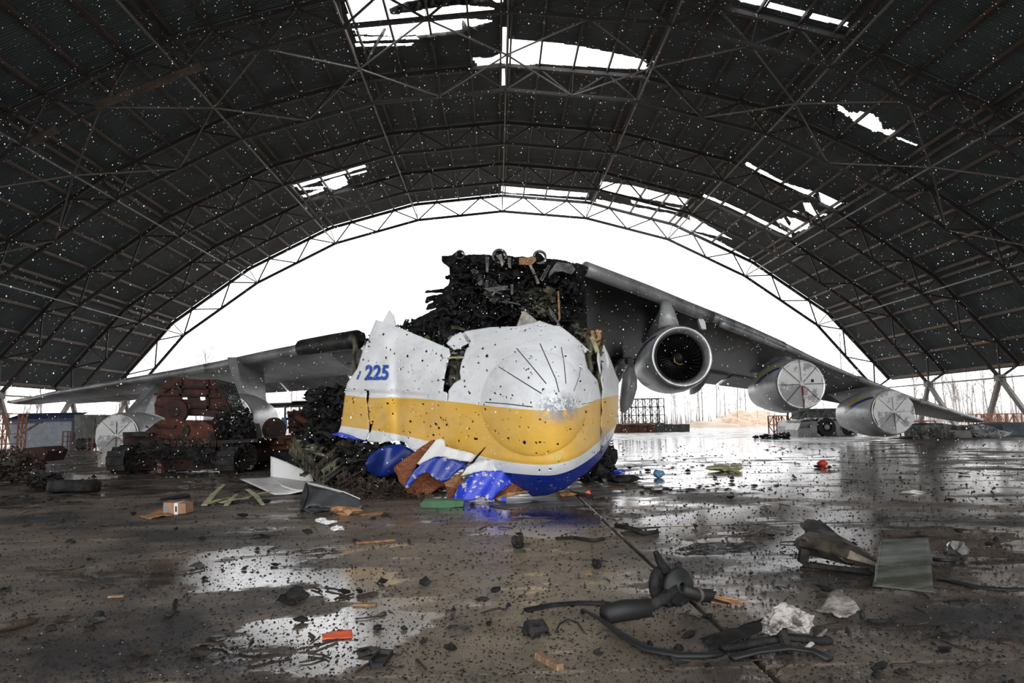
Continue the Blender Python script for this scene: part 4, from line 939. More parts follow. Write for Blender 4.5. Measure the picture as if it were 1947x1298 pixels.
# mesh grille on the right side of the cage
ga, gb, gc, gd = [V(at(*q, yy)) for q, yy in zip(c2([(1210,300),(1315,325),(1365,462),(1285,455)]), (TKY+.3, TKY+2.6, TKY+2.6, TKY+.3))]
for i in range(10):
    f = i/9; tk('grille_bar', MB().bar(ga.lerp(gb, f), gd.lerp(gc, f), .035), 'char')
for i in range(8):
    f = i/7; tk('grille_bar', MB().bar(ga.lerp(gd, f), gb.lerp(gc, f), .035), 'char')
tg = tangle('burnt_stowage', c2([(1200,455),(1400,462),(1420,560),(1390,640),(1230,636),(1215,560)]), TKY+.6, 420, .5, .06, M['char'], None, 51, .6, False, .6); under(tg, TK)
tg = tangle('burnt_stowage', c2([(820,560),(870,540),(905,600),(1190,640),(1200,680),(900,650),(800,620)]), TKY-.45, 120, .22, .04, M['charb'], None, 52, .15, False, .6); under(tg, TK)
tg = tangle('burnt_stowage', c2([(700,650),(1430,660),(1430,790),(720,800)]), TKY-.45, 500, .35, .05, M['char'], None, 53, .2, True, .7); under(tg, TK)
# --- second rusted vehicle
T2Y = 27.5
T2 = empty('vehicle_wreck', gnd(560, 885)); tag(T2, 'low rusted vehicle wreck with a round upright hatch, right of the caged vehicle', 'vehicle wreck')
def t2(name, mb, m, smooth=False): return under(mb.build(name, M[m], None, smooth), T2)
t2('hull', MB().prism(c2([(1400,690),(1640,690),(1800,700),(1800,800),(1400,810)]), T2Y, 2.6), 'char')
t2('deck_plate', MB().prism(c2([(1425,662),(1450,625),(1520,618),(1600,610),(1760,612),(1790,690),(1430,694)]), T2Y-.2, 2.4), 'rust')
p = V(at(1537/2.95, 620+578/2.95, T2Y-.1)); t2('round_hatch', MB().lathe([(0,-.1),(.30,-.1),(.34,-.06),(.46,-.04),(.47,.0),(.45,.12),(0,.12)], p, (0,1,0), 28), 'rustdark')
t2('hatch_base', MB().prism(c2([(1490,640),(1590,640),(1600,662),(1480,662)]), T2Y-.4, 1.0), 'rust')
t2('tilted_plate', MB().prism(c2([(1612,480),(1655,475),(1700,500),(1740,560),(1735,600),(1620,600)]), T2Y-.1, .8), 'rustdark')
t2('bent_pipe', MB().tube([V(at(*q, T2Y-.4)) for q in c2([(1660,505),(1700,530),(1745,560)])], .12, 10), 'rust')
t2('side_box', MB().prism(c2([(1400,560),(1425,545),(1440,600),(1440,640),(1395,640)]), T2Y-.2, .6), 'rustdark')
t2('top_bar', MB().bar(V(at(*c2([(1590,625)])[0], T2Y-.3)), V(at(*c2([(1850,608)])[0], T2Y-.3)), .12), 'rustdark')
tg = tangle('burnt_parts', c2([(1620,480),(1800,450),(1830,640),(1640,700)]), T2Y+.2, 350, .7, .07, M['rustdark'], None, 54, .6, False, .5); under(tg, T2)
o = MB().prism(c2([(1578,512),(1608,510),(1610,566),(1580,562)]), 40, .1).build('blue_sign', M['bluecloth']); under(MB().bar(V(at(*c2([(1594,566)])[0], 40.05)), V(gnd(540,815+37)), .08).build('sign_post', M['steel_light']), o) if False else None
tag(o, 'small light blue board on a post beyond the low vehicle wreck', 'board')
pb = V(at(*c2([(1594,560)])[0], 40.1)); under(MB().bar(pb, Vector((pb.x, pb.y, 0)), .08).build('post', M['steel_light']), o)
# --- rods of the ruined fuselage side, sticking out left of the nose
for i, (a, b) in enumerate((((1780,450),(1940,345)), ((1800,455),(1940,372)), ((1700,455),(1935,360)), ((1820,520),(1935,400)), ((1850,560),(1935,470)))):
    o = MB().bar(V(at(*c2([a])[0], 22.5)), V(at(*c2([b])[0], 20.9)), .045).build('bent_rod', M['char']); tag(o, 'thin bent black rod sticking up left of the nose wall', 'rod', 'bent rods left of the nose wall')
# long scaffold rail behind
SCF = empty('scaffold_walkway', gnd(560, 838)); tag(SCF, 'long grey scaffold walkway on posts beyond the rusted vehicles', 'walkway')
for a, b in (((1440,442),(1800,430)), ((1640,428),(1930,418)), ((1440,452),(1900,440))): under(MB().bar(V(at(*c2([a])[0], 50)), V(at(*c2([b])[0], 50)), .22).build('rail', M['steel_light']), SCF)
for x in (1460, 1530, 1600, 1680, 1760, 1840, 1900):
    p = V(at(x/2.95, 770, 50)); under(MB().bar(p, Vector((p.x, p.y, 0)), .12).build('post', M['steel_light']), SCF)

# --- left background: shed, tanker body, ladder stands, orange frame
SY = 58.0
SH = empty('shed', gnd(75, 855)); tag(SH, 'small white corrugated shed with a dark blue roof at the far left', 'shed')
mb = MB(); A_, B_ = at(18, 855, SY), at(136, 855, SY); ztop = float(at(70, 797, SY)[2])
nrib = 44
for i in range(nrib):
    xa = A_[0]+(B_[0]-A_[0])*i/nrib; dx_ = (B_[0]-A_[0])/nrib
    mb.add([(xa,SY,0),(xa+dx_*.5,SY-.06,0),(xa+dx_,SY,0),(xa,SY,ztop),(xa+dx_*.5,SY-.06,ztop),(xa+dx_,SY,ztop)], [(0,1,4,3),(1,2,5,4)])
mb.box(((A_[0]+B_[0])/2, SY+1.6, ztop/2), (B_[0]-A_[0]-.02, 3.1, ztop)); under(mb.build('wall', M['shed']), SH)
rf = MB()
for i in range(30):
    xa = A_[0]-.25+(B_[0]-A_[0]+.6)*i/30; dx_ = (B_[0]-A_[0]+.6)/30
    rf.add([(xa,SY-.4,ztop),(xa+dx_*.5,SY-.4,ztop+.07),(xa+dx_,SY-.4,ztop),(xa,SY+1.6,ztop+.55),(xa+dx_*.5,SY+1.6,ztop+.557),(xa+dx_,SY+1.6,ztop+.55),
            (xa,SY-.4,ztop-.2),(xa+dx_,SY-.4,ztop-.12)], [(0,1,4,3),(1,2,5,4),(0,6,7,2,1)])
under(rf.build('roof', M['shedroof']), SH)
under(MB().box((B_[0]+.06, SY-.05, ztop/2), (.16, .16, ztop)).build('corner_trim', M['shedroof']), SH)
under(MB().bar(V(at(27, 832, SY-.1)), V(at(72, 805, SY-.1)), .12).build('brace', M['ash']), SH); under(MB().bar(V(at(42, 803, SY-.1)), V(at(82, 803, SY-.1)), .10).build('brace', M['ash']), SH)
TN = empty('tanker', gnd(180, 850)); tag(TN, 'grey-green boxy tanker body standing right of the white shed', 'tanker')
for q, dep, mk, nm in (([(141,788),(196,788),(196,838),(141,838)], 3, 'tankgrey', 'body'), ([(196,789),(216,790),(218,838),(196,838)], 2.5, 'ash', 'rear_body'), ([(162,794),(180,794),(180,828),(162,828)], .1, 'steel_light', 'door'), ([(143,838),(215,838),(215,846),(143,846)], 2.4, 'char', 'chassis')):
    under(MB().prism(q, 57 if nm != 'door' else 56.9, dep).build(nm, M[mk]), TN)
for x in (152, 168, 204):
    p = V(at(x, 846, 56.8)); p.z = .5; under(MB().lathe([(0,-.1),(.3,-.1),(.5,0),(.5,.3),(0,.3)], p, (0,1,0), 18).build('wheel', M['rubber']), TN)
def stand(label, x0, x1, y0, y1, Y, dep, mk, name='work_stand', nx=3, nzr=3, w_=.08, cat='stand', diag=True, top=True):
    a = V(at(x0, y1, Y)); b = V(at(x1, y0, Y)); z0 = max(0, a.z if y1 < 800 else 0); z1 = b.z
    R_ = empty(name, (a.x, Y, 0)); tag(R_, label, cat)
    xs = [a.x+(b.x-a.x)*i/nx for i in range(nx+1)]; zs = [z0+(z1-z0)*i/nzr for i in range(nzr+1)]
    for yy in (Y, Y+dep):
        for x in xs: under(MB().bar((x, yy, 0), (x, yy, z1), w_).build('post', M[mk]), R_)
        for z in zs[1:]: under(MB().bar((xs[0], yy, z), (xs[-1], yy, z), w_*.8).build('rail', M[mk]), R_)
        if diag:
            for i in range(nx):
                for k in range(nzr): under(MB().bar((xs[i], yy, zs[k] if (i+k) % 2 else zs[k+1]), (xs[i+1], yy, zs[k+1] if (i+k) % 2 else zs[k]), w_*.6).build('brace', M[mk]), R_)
    for x in xs:
        for z in zs[1:]: under(MB().bar((x, Y, z), (x, Y+dep, z), w_*.7).build('rail', M[mk]), R_)
    if top: under(MB().box(((a.x+b.x)/2, Y+dep/2, zs[-2]), (b.x-a.x, dep, .08)).build('platform', M[mk]), R_)
    return R_
stand('orange scaffold frame at the left edge in front of the shed', -6, 15, 786, 862, 50, 2, 'orange', nx=2, nzr=4)
stand('narrow rusty step ladder in front of the white shed', 118, 134, 820, 858, 54, .6, 'brickred', 'step_ladder', 1, 4, .07, 'ladder', False)
stand('thin brown step ladder leaning right of the tanker body', 165, 176, 832, 866, 50, .5, 'brickred', 'step_ladder', 1, 3, .06, 'ladder', False)
heap('dark jumble of wreckage at the left edge below the orange frame', [(-20,858),(30,850),(60,862),(90,880),(60,945),(-20,948)], 24, 420, .7, .08, 'charb', 61, 1.5, plates=.6)
heap('low black wreckage with bent arcs right of the left edge jumble', [(50,905),(110,900),(136,925),(135,940),(60,945)], 20.5, 220, .5, .06, 'char', 62, .7, plates=.6)
BXY = 30
o = MB().prism(c2([(75,690),(230,675),(270,700),(240,760),(95,762)]), BXY, 1.4).build('burnt_crate', M['rustdark']); tag(o, 'dark rusty crushed crate lying before the white shed', 'crate')
o = MB().prism(c2([(0,795),(105,795),(105,826),(0,826)]), 26.5, .8).build('brown_beam_end', M['brickred']); tag(o, 'brown block lying on the left edge wreckage', 'block')
def tyre(name, c, R_, w_, mk='rubber', ax=(0,1,0)):
    mb = MB().lathe([(R_*.55,-w_/2),(R_*.95,-w_/2),(R_,-w_/3),(R_,w_/3),(R_*.95,w_/2),(R_*.55,w_/2)], c, ax, 28, True)
    return mb.build(name, M[mk], None, True)
o = tyre('scorched_tyre', V(gnd(118, 940))+Vector((0,.5,.16)), .62, .30, 'char', (0,.12,1)); tag(o, 'scorched tyre lying flat at the foot of the left wreckage', 'tyre')
o = MB().prism([(207,884),(232,884),(230,895),(208,895)], 29, .3).build('red_crate', M['brickred']); tag(o, 'small dull red crate beside the left engine', 'crate')
o = MB().prism([(186,866),(205,858),(213,870),(204,890),(186,896)], 31, .3).build('hanging_tarp', M['cloth']); tag(o, 'ragged pale tarp slumped below the left engine', 'tarp')

# --- right background: tow tractor, stands, blocks, mounds
TU = empty('tow_tractor', gnd(1560, 833)); tag(TU, 'off-white aircraft tow tractor with one big black wheel under the right wing', 'tow tractor')
c6 = lambda l: [(1150+a/2.443, 560+b/2.443) for a, b in l]
TY = 57
def tu(name, mb, m, smooth=False): return under(mb.build(name, M[m], None, smooth), TU)
tu('body', MB().prism(c6([(958,588),(1090,588),(1170,640),(1175,660),(1080,662),(1075,622),(1050,596),(1012,596),(988,622),(985,660),(962,660)]), TY, 2.6), 'tug')
tu('cab', MB().prism(c6([(895,628),(912,590),(960,586),(962,660),(898,660)]), TY, 2.6), 'tug')
tu('cab_window', MB().prism(c6([(905,622),(916,593),(955,591),(955,618)]), TY-.03, .05), 'glass')
tu('cab_door', MB().prism(c6([(922,620),(954,619),(954,655),(924,655)]), TY-.04, .05), 'tug')
tu('cab_roof', MB().prism(c6([(908,590),(912,582),(965,580),(965,588)]), TY-.1, 2.8), 'ash')
for k in range(3): tu('side_vent', MB().prism(c6([(1092,612+k*6),(1130,614+k*6),(1130,617+k*6),(1092,615+k*6)]), TY-.04, .06), 'seam')
for x in (1030, 1130): 
    p = V(at(1150+x/2.443, 820, TY)); p.z = .72 if x == 1030 else .45; rr = .78 if x == 1030 else .48
    tu('wheel', MB().lathe([(0,-.1),(rr*.3,-.12),(rr*.35,-.04),(rr*.5,-.02),(rr*.55,-.12),(rr*.95,-.14),(rr,-.05),(rr,.35),(0,.35)], p, (0,1,0), 26), 'rubber')
    tu('hub', MB().lathe([(0,-.16),(rr*.28,-.15),(rr*.30,-.05)], p, (0,1,0), 16), 'tug')
for k in range(12):
    tu('roof_load', MB().prism([(1540+k*5.2, 795+(k%3)), (1545+k*5.2, 794+(k%2)), (1545+k*5.2, 801), (1540+k*5.2, 801)], TY+.6, 1.4), 'ash')
SM = empty('small_truck', gnd(1510, 832)); tag(SM, 'small pale truck cab with large windows left of the tow tractor', 'truck')
for q, dep, mk, nm, yy in ((c6([(848,612),(855,585),(905,583),(900,640),(850,642)]), 2.2, 'tug', 'cab', 60), (c6([(853,612),(858,590),(876,589),(874,611)]), .06, 'glass', 'window', 59.95), (c6([(880,611),(881,589),(900,588),(897,610)]), .06, 'glass', 'window', 59.95),
    (c6([(838,628),(895,628),(895,655),(838,655)]), .3, 'orange', 'bumper', 59.6)): under(MB().prism(q, yy, dep).build(nm, M[mk]), SM)
for k in range(5): under(MB().prism(c6([(842+k*11,630),(847+k*11,630),(851+k*11,653),(846+k*11,653)]), 59.55, .06).build('bumper_stripe', M['tug']), SM)
WB = empty('block_wall', gnd(1240, 826)); tag(WB, 'low wall of brown and green concrete blocks left of the sand mounds', 'wall')
for i in range(9):
    x0 = 1166+i*16.2; mk = 'brickred' if i < 5 else 'concrete'; dz_ = (0, 1, .5, 0, 1, -1, 0, .5, 0)[i]
    under(MB().prism([(x0+.3,806+dz_),(x0+15.8,806+dz_),(x0+15.8,829),(x0+.3,829)], 86+rnd.uniform(-.3,.3), 1.2).build('block', M[mk]), WB)
under(MB().prism([(1186,806),(1218,804),(1240,806),(1225,809)], 85.5, 1).build('plank', M['wood']), WB)
stand('bare steel scaffold tower beyond the hangar, above the block wall', 1184, 1262, 757, 828, 90, 3, 'ash', 'scaffold_tower', 6, 4, .12, 'scaffold')
SCX = [ (1268, 757) ]
stand('dark maintenance platform standing behind the tow tractor', 1520, 1592, 777, 812, 66, 2.5, 'concrete', 'maintenance_stand', 4, 2, .16)
stand('orange trestle behind the small truck cab', 1478, 1496, 790, 828, 66, 2, 'orange', 'trestle', 2, 2, .10, 'trestle', True, False)
stand('orange lattice trestle right of the outermost engine', 1735, 1778, 800, 838, 52, 1.5, 'orange', 'trestle', 2, 2, .09, 'trestle', True, False)
stand('orange and white docking frame beyond the right wing tip', 1868, 1942, 786, 812, 70, 2, 'orange', 'docking_frame', 5, 1, .12)
o = MB().prism([(1520,778),(1592,778),(1592,797),(1522,797)], 67, 2).build('dark_cabin', M['concrete']); tag(o, 'dark green cabin box on the platform behind the tow tractor', 'cabin')
for i, (pts, Y, dep, mk, lab) in enumerate([
    ([(1755,808),(1790,804),(1840,812),(1850,834),(1800,836),(1760,832)], 48, 2.5, 'ash', 'grey crushed fuselage panel heap beside the right wing tip'),
    ([(1850,808),(1880,815),(1925,822),(1906,834),(1862,834)], 47, 1.5, 'wing', 'bent silver skin sheets on the ground under the right wing tip'),
    ([(1905,806),(1947,802),(1990,803),(1990,838),(1912,838)], 49, 3, 'greyblue', 'blue-grey slab-sided box at the far right edge'),
    ([(1690,836),(1745,830),(1760,846),(1745,852),(1708,852)], 46, 1.2, 'char', 'low dark block under the outermost right engine'),
    ([(1790,818),(1845,818),(1850,836),(1795,836)], 46, 2, 'steel_light', 'pale grey container lying before the right wing tip')]):
    o = MB().prism(jag(pts, .5, 8, i), Y, dep).build('wreck_block', M[mk]); o.name = ['panel_heap','skin_sheets','boxy_container','dark_block','container'][i]; tag(o, lab, ['wreckage','sheets','box','block','container'][i])
heap('white and grey splintered sheets under the right wing tip', [(1840,806),(1900,815),(1925,832),(1850,836)], 47.5, 160, .9, .06, 'wing', 63, 1.0, plates=.6)
heap('tangled grey scrap beneath the outermost right engine', [(1730,815),(1800,812),(1830,838),(1740,842)], 45, 200, .7, .06, 'ash', 64, 1.0, plates=.5)
heap('low black scrap left of the tow tractor', [(1432,830),(1500,822),(1500,838),(1435,836)], 52, 120, .8, .07, 'char', 65, 1.5, plates=.6)
def mound(label, px, py, Y, rx, ry, h, mk, seed):
    r = random.Random(seed); c = at(px, py, Y); n = 26; mb = MB()
    for i in range(n):
        for j in range(n):
            u, v = i/(n-1)*2-1, j/(n-1)*2-1; d = math.hypot(u, v); z = h*max(0, 1-d*d)*(1+.25*math.sin(5*u+seed)*math.cos(4*v))+r.uniform(-.04, .04)*h
            mb.v.append((c[0]+u*rx, Y+v*ry, z-.18))
    for i in range(n-1):
        for j in range(n-1): mb.f.append((i*n+j, (i+1)*n+j, (i+1)*n+j+1, i*n+j+1))
    o = mb.build('earth_mound', M[mk], None, True); tag(o, label, 'mound'); return o
mound('rounded sandy earth mound, left one of the mounds beyond the apron', 1402, 815, 128, 6.5, 5, 2.7, 'sand', 1)
mound('broad sandy earth mound, right one of the mounds beyond the apron', 1455, 815, 132, 9, 6, 2.5, 'sand', 2)
mound('low brown rubble bank between block wall and sandy mounds', 1350, 818, 124, 8, 3, 1.1, 'soil', 3)
for i in range(7):
    x = 1330+i*14; p = gnd(x, 824, -.0); p[2] = -.1
    o = MB().bar(Vector((p[0], 118, .1)), Vector((p[0]+rnd.uniform(2, 5), 119+rnd.uniform(0, 3), rnd.uniform(.3, .9))), .14).build('fallen_timber', M['wood']); tag(o, 'weathered timber lying at the foot of the earth mounds', 'timber', 'timbers at the foot of the earth mounds')

# ================================================================== TREES
def tree_mesh(seed, h, birch=False, bushy=1.0):
    r = random.Random(seed); mb = MB()
    def grow(p, d, L, rad, depth):
        pts = [p]; n = 4 if depth == 0 else 2; q = p.copy(); dd = d.copy()
        for i in range(n):
            dd = (dd+Vector((r.gauss(0,.07), r.gauss(0,.07), r.gauss(.02,.04))*1)*(1 if depth else .5)).normalized(); q = q+dd*(L/n); pts.append(q.copy())
        mb.tube(pts, [rad*(1-.75*i/n) for i in range(n+1)], 5 if depth == 0 else 3, False)
        if depth >= 3: return
        k = int((13 if depth == 0 else 5 if depth == 1 else 3)*bushy)
        for i in range(k):
            f = r.uniform(.38 if depth == 0 else .2, .98); j = min(int(f*n), n-1); s_ = pts[j].lerp(pts[j+1], f*n-j)
            a = r.uniform(0, 6.28); tilt = r.uniform(.45, .9); nd = (dd*math.cos(tilt)+Vector((math.cos(a), math.sin(a), .15))*math.sin(tilt)).normalized()
            grow(s_, nd, L*r.uniform(.28, .45)*(1.1-f*.5), rad*(.32 if depth == 0 else .5), depth+1)
    grow(Vector((0,0,0)), Vector((r.gauss(0,.03), r.gauss(0,.03), 1)).normalized(), h, .013*h+.03, 0)
    me = bpy.data.meshes.new('bare_tree'); me.from_pydata(mb.v, [], mb.f); me.materials.append(M['bark']); me.update(); return me
TM = [tree_mesh(100+i, h_, bushy=b) for i, (h_, b) in enumerate([(12,.8),(15,.7),(10,1.0),(17,.7),(13,1.1),(9,1.2),(7,1.4)])]
def tree(x, y, k, sc_, label='bare leafless tree in the hazy treeline beyond the hangar', group='bare trees beyond the hangar'):
    o = bpy.data.objects.new('bare_tree', TM[k]); o.location = (x, y, -.16); o.rotation_euler = (0, 0, rnd.uniform(0, 6.28)); o.scale = (sc_,)*3; link(o); tag(o, label, 'tree', group); return o
cnt = 0
for i in range(175):                                    # straight ahead, through the open end
    Y = rnd.uniform(132, 200); X = rnd.uniform(-95, 130)*Y/165; px, py = px_of(np.array([X, Y, 0]))
    if px < -40 or px > 1990: continue
    left_open = px < 480
    tree(X, Y, rnd.randrange(7), rnd.uniform(.55, .95) if not left_open else rnd.uniform(.5, .8))
for px, py, Y, k, s_ in ((395,668,140,4,1.35), (375,668,146,6,2.0), (552,668,150,0,1.45), (583,672,152,3,.95), (1330,720,138,1,.85), (1336,720,139,0,.95), (1362,740,136,3,.62), (1610,612,140,3,1.15), (1418,735,136,1,.75)):
    p = at(px, 800, Y); tree(p[0], Y, k, s_, 'taller bare tree standing out against the sky beyond the open end', 'taller bare trees beyond the open end')
for s_ in (-1, 1):
    for i in range(34):                                 # seen under the eaves
        X = s_*rnd.uniform(66, 100); Y = rnd.uniform(62, 130); px, py = px_of(np.array([X, Y, 0]))
        if -60 < px < 2000: tree(X, Y, rnd.choice([2,4,5,6,0]), rnd.uniform(.6, .95), 'bare leafless tree seen under the hangar eaves', 'bare trees beside the hangar')
# undergrowth of thin saplings: nobody could count the stems
r_ = random.Random(9); mb = MB()
for i in range(2600):
    Y = r_.uniform(124, 175); X = r_.uniform(-95, 130)*Y/150; h_ = r_.uniform(1.2, 5.5); a = Vector((X, Y, -.16)); b = a+Vector((r_.gauss(0,.4), 0, h_)); w_ = .03+.012*h_
    mb.v += [tuple(a-Vector((w_,0,0))), tuple(a+Vector((w_,0,0))), tuple(b), tuple(a+Vector((0,w_,0)))]; k = len(mb.v)-4; mb.f += [(k,k+1,k+2), (k+1,k+3,k+2), (k+3,k,k+2)]
for i in range(900):
    s_ = r_.choice((-1, 1)); X = s_*r_.uniform(62, 95); Y = r_.uniform(60, 125); h_ = r_.uniform(1.2, 4.5); a = Vector((X, Y, -.16)); b = a+Vector((r_.gauss(0,.4), 0, h_)); w_ = .03+.01*h_
    mb.v += [tuple(a-Vector((w_,0,0))), tuple(a+Vector((w_,0,0))), tuple(b), tuple(a+Vector((0,w_,0)))]; k = len(mb.v)-4; mb.f += [(k,k+1,k+2), (k+1,k+3,k+2), (k+3,k,k+2)]
o = mb.build('undergrowth', M['bark']); tag(o, 'thin bare saplings and brush filling the treeline', 'undergrowth', kind='stuff')

# ================================================================== FLOOR DEBRIS
def put(o, label, cat, group=None): return tag(o, label, cat, group)
def ground_pts(l, z): return [V(gnd(x, y, z)) for x, y in l]
def path_thing(name, pts, zs, r, mk, label, cat, n=8, flat=1.0, group=None, sm=True):
    P = [V(gnd(x, y, 0))+Vector((0, 0, z)) for (x, y), z in zip(pts, zs)]; o = MB().tube(P, r, n, True, flat).build(name, M[mk], None, sm); put(o, label, cat, group); return o
def lump_thing(name, x, y, d, mk, label, cat, seed, rough=.25, group=None, sub=2):
    c = V(gnd(x, y)); o = MB().lump(c+Vector((0, 0, d[2]*.42)), d, seed, sub, rough).build(name, M[mk], None, False); put(o, label, cat, group); return o
def slab_thing(name, corners, zs, th, mk, label, cat, wave=.0, nn=8, seed=0, group=None, parent=None):
    """crumpled sheet spanned between four floor points, each with its own height"""
    a, b, c, d = [V(gnd(x, y, 0))+Vector((0, 0, z)) for (x, y), z in zip(corners, zs)]; r = random.Random(seed); mb = MB()
    for i in range(nn+1):
        for j in range(nn+1):
            u, v = i/nn, j/nn; p = a.lerp(b, u).lerp(d.lerp(c, u), v); e = 1 if (i in (0, nn) or j in (0, nn)) else 0
            p += Vector((r.uniform(-1, 1)*wave*.5, r.uniform(-1, 1)*wave*.5, wave*(math.sin(5*u+seed)*math.cos(4*v+seed*2)+r.uniform(-.3, .3)))); p.z = max(p.z, th*.6); mb.v.append(tuple(p))
    for i in range(nn):
        for j in range(nn): q = i*(nn+1)+j; mb.f.append((q, q+1, q+nn+2, q+nn+1))
    o = mb.build(name, M[mk], parent, True); s_ = o.modifiers.new('thickness', 'SOLIDIFY'); s_.thickness = th; s_.offset = 0
    if label: put(o, label, cat, group)
    return o
def plank(name, p, q, w_, h_, mk, label, cat, group=None, z0=0.0, z1=0.0):
    a, b = V(gnd(*p)), V(gnd(*q)); a.z = h_/2+z0; b.z = h_/2+z1; o = MB().bar(a, b, w_, h_).build(name, M[mk]); s_ = o.modifiers.new('edge', 'BEVEL'); s_.width = min(w_, h_)*.12; s_.segments = 1; put(o, label, cat, group); return o
plank('wooden_offcut', (1022,1252), (1066,1276), .055, .045, 'wood', 'short tan wooden offcut lying by the front floor joint', 'wood')
plank('wooden_splinter', (672,1151), (716,1151), .06, .02, 'wood', 'flat brown wood splinter left of centre, below the bigger bark piece', 'wood')
plank('charred_batten', (682,1138), (716,1130), .07, .03, 'charb', 'dark brown batten lying left of centre', 'wood')
plank('dotted_orange_strip', (677,1033), (752,1027), .10, .02, 'tan', 'orange-brown honeycomb strip on the floor left of the yellow reflection', 'strip')
plank('pale_stick', (206,1136), (236,1134), .05, .02, 'wood', 'pale stick lying alone on the dark left floor', 'stick')
path_thing('thin_twig', [(50,1080),(100,1084),(150,1082),(160,1079)], [.01,.01,.02,.02], .012, 'charb', 'thin long twig on the dark left floor', 'twig', 6)
# hollow black cover
K_ = ground_pts([(701,1262),(722,1242),(748,1244),(728,1272),(706,1274)], .0)
mb = MB(); n = len(K_); cc = sum(K_, Vector())/n
mb.v += [tuple(p) for p in K_]+[tuple(p+Vector((0,0,.035))) for p in K_]+[tuple(cc+(p-cc)*.8+Vector((0,0,.035))) for p in K_]+[tuple(cc+(p-cc)*.75+Vector((0,0,.012))) for p in K_]
for k in range(3): mb.f += [(k*n+i, k*n+(i+1) % n, (k+1)*n+(i+1) % n, (k+1)*n+i) for i in range(n)]
mb.f.append(tuple(3*n+i for i in range(n))); put(mb.build('hollow_cover', M['rubber']), 'small hollow black plastic cover near the bottom edge', 'cover')
slab_thing('red_white_wrapper', [(615,1206),(668,1204),(671,1214),(612,1218)], [.01,.03,.01,.01], .006, 'redlight', 'crumpled red and white wrapper on the speckled floor', 'wrapper', .01, 6, 2)
lump_thing('charred_cone', 1018, 1212, (.17,.15,.15), 'char', 'black cone-shaped charred lump in the lower middle', 'lump', 11, .38)
lump_thing('charred_nub', 1001, 1205, (.08,.08,.07), 'char', 'round charred knob touching the black cone-shaped lump', 'lump', 12, .1)
lump_thing('charred_nub', 985, 1042, (.17,.14,.19), 'char', 'tall charred knob standing on the yellow reflection', 'lump', 13, .38)
lump_thing('charred_nub', 1135, 1081, (.11,.10,.11), 'char', 'small round charred knob left of the floor joint', 'lump', 14, .38)
lump_thing('charred_nub', 808, 1112, (.10,.09,.08), 'char', 'small charred knob left of the middle of the yellow reflection', 'lump', 15, .38)
lump_thing('charred_clod', 857, 1236, (.09,.07,.05), 'char', 'flat charred clod with a white speck near the bottom centre', 'lump', 16, .38)
lump_thing('charred_clod', 718, 1198, (.07,.06,.05), 'char', 'small charred clod right of the red and white wrapper', 'lump', 17, .2)
# gear strut with hub
GS = empty('burnt_gear_strut', gnd(1275, 1150)); tag(GS, 'charred strut with a round hub disc, snapped off, right of the floor joint', 'strut')
def gs(nm, o): return under(o, GS)
z_ = lambda x, y, z: V(gnd(x, y))+Vector((0, 0, z))
hc = z_(1288, 1160, .20)
gs(0, MB().lathe([(.035,-.05),(.05,-.06),(.06,-.035),(.15,-.03),(.165,.0),(.15,.03),(.06,.04),(.035,.03)], hc+Vector((.02,0,0)), (-.55,1,-.1), 30, True).build('hub_disc', M['rubber'], None, True))
gs(0, MB().lathe([(0,-.03),(.14,-.03),(.17,0),(.16,.04),(0,.05)], hc+Vector((-.09,.07,.0)), (-.75,1,-.1), 24).build('back_disc', M['char'], None, True))
gs(0, MB().tube([z_(1150,1186,.07), z_(1185,1180,.085), z_(1235,1176,.09)], [.075,.085,.075], 16).build('shaft_housing', M['rubber'], None, True))
gs(0, MB().tube([z_(1228,1177,.085), z_(1262,1168,.13), hc], [.045,.05,.06], 12).build('shaft', M['char'], None, True))
gs(0, MB().tube([hc+Vector((.05,-.02,-.02)), z_(1326,1155,.11), z_(1352,1150,.08)], [.05,.055,.06], 12).build('axle', M['rubber'], None, True))
gs(0, MB().tube([z_(1326,1155,.11), z_(1330,1154,.108)], [.066,.066], 14).build('axle_collar', M['ash'], None, True))
gs(0, MB().tube([hc+Vector((-.07,.03,.12)), hc+Vector((-.13,.05,.22)), hc+Vector((-.16,.05,.29))], [.05,.035,.025], 7).build('torn_arm', M['char']))
gs(0, MB().lump(hc+Vector((-.06,.02,-.10)), (.22,.2,.16), 31, 2, .2).build('lower_bracket', M['char']))
for k in range(14):
    a = z_(1350,1152,.07); b = z_(1352+rnd.uniform(30,70), 1152+rnd.uniform(-8,10), rnd.uniform(.01,.05)); gs(0, MB().bar(a+Vector((0,rnd.uniform(-.04,.04),rnd.uniform(-.03,.03))), b, .018, .012).build('splinter', M['tan' if k % 3 else 'char']))
path_thing('flat_black_strip', [(1000,1164),(1050,1156),(1100,1152),(1150,1153),(1200,1158)], [.02,.03,.03,.03,.02], .05, 'char', 'long flat charred strip left of the snapped strut', 'strip', 8, .3)
path_thing('long_bent_rail', [(1108,1172),(1140,1190),(1180,1218),(1230,1245),(1290,1254),(1340,1254),(1372,1250)], [.06,.06,.05,.04,.03,.03,.03], [.02,.025,.035,.045,.045,.04,.035], 'rubber', 'long shiny black rail bent like a bow in the lower right', 'rail', 8, .5)
path_thing('charred_rail', [(1372,1246),(1410,1242),(1450,1236),(1500,1228),(1560,1232),(1578,1228)], [.05,.05,.06,.06,.05,.04], .035, 'char', 'charred ragged rail continuing right of the long bent rail', 'rail', 7, .8)
path_thing('curved_black_strip', [(1392,1262),(1440,1252),(1500,1248),(1550,1252),(1578,1262)], [.04,.05,.06,.05,.03], .04, 'rubber', 'curved black rubber strip below the crumpled white sack', 'strip', 8, .4)
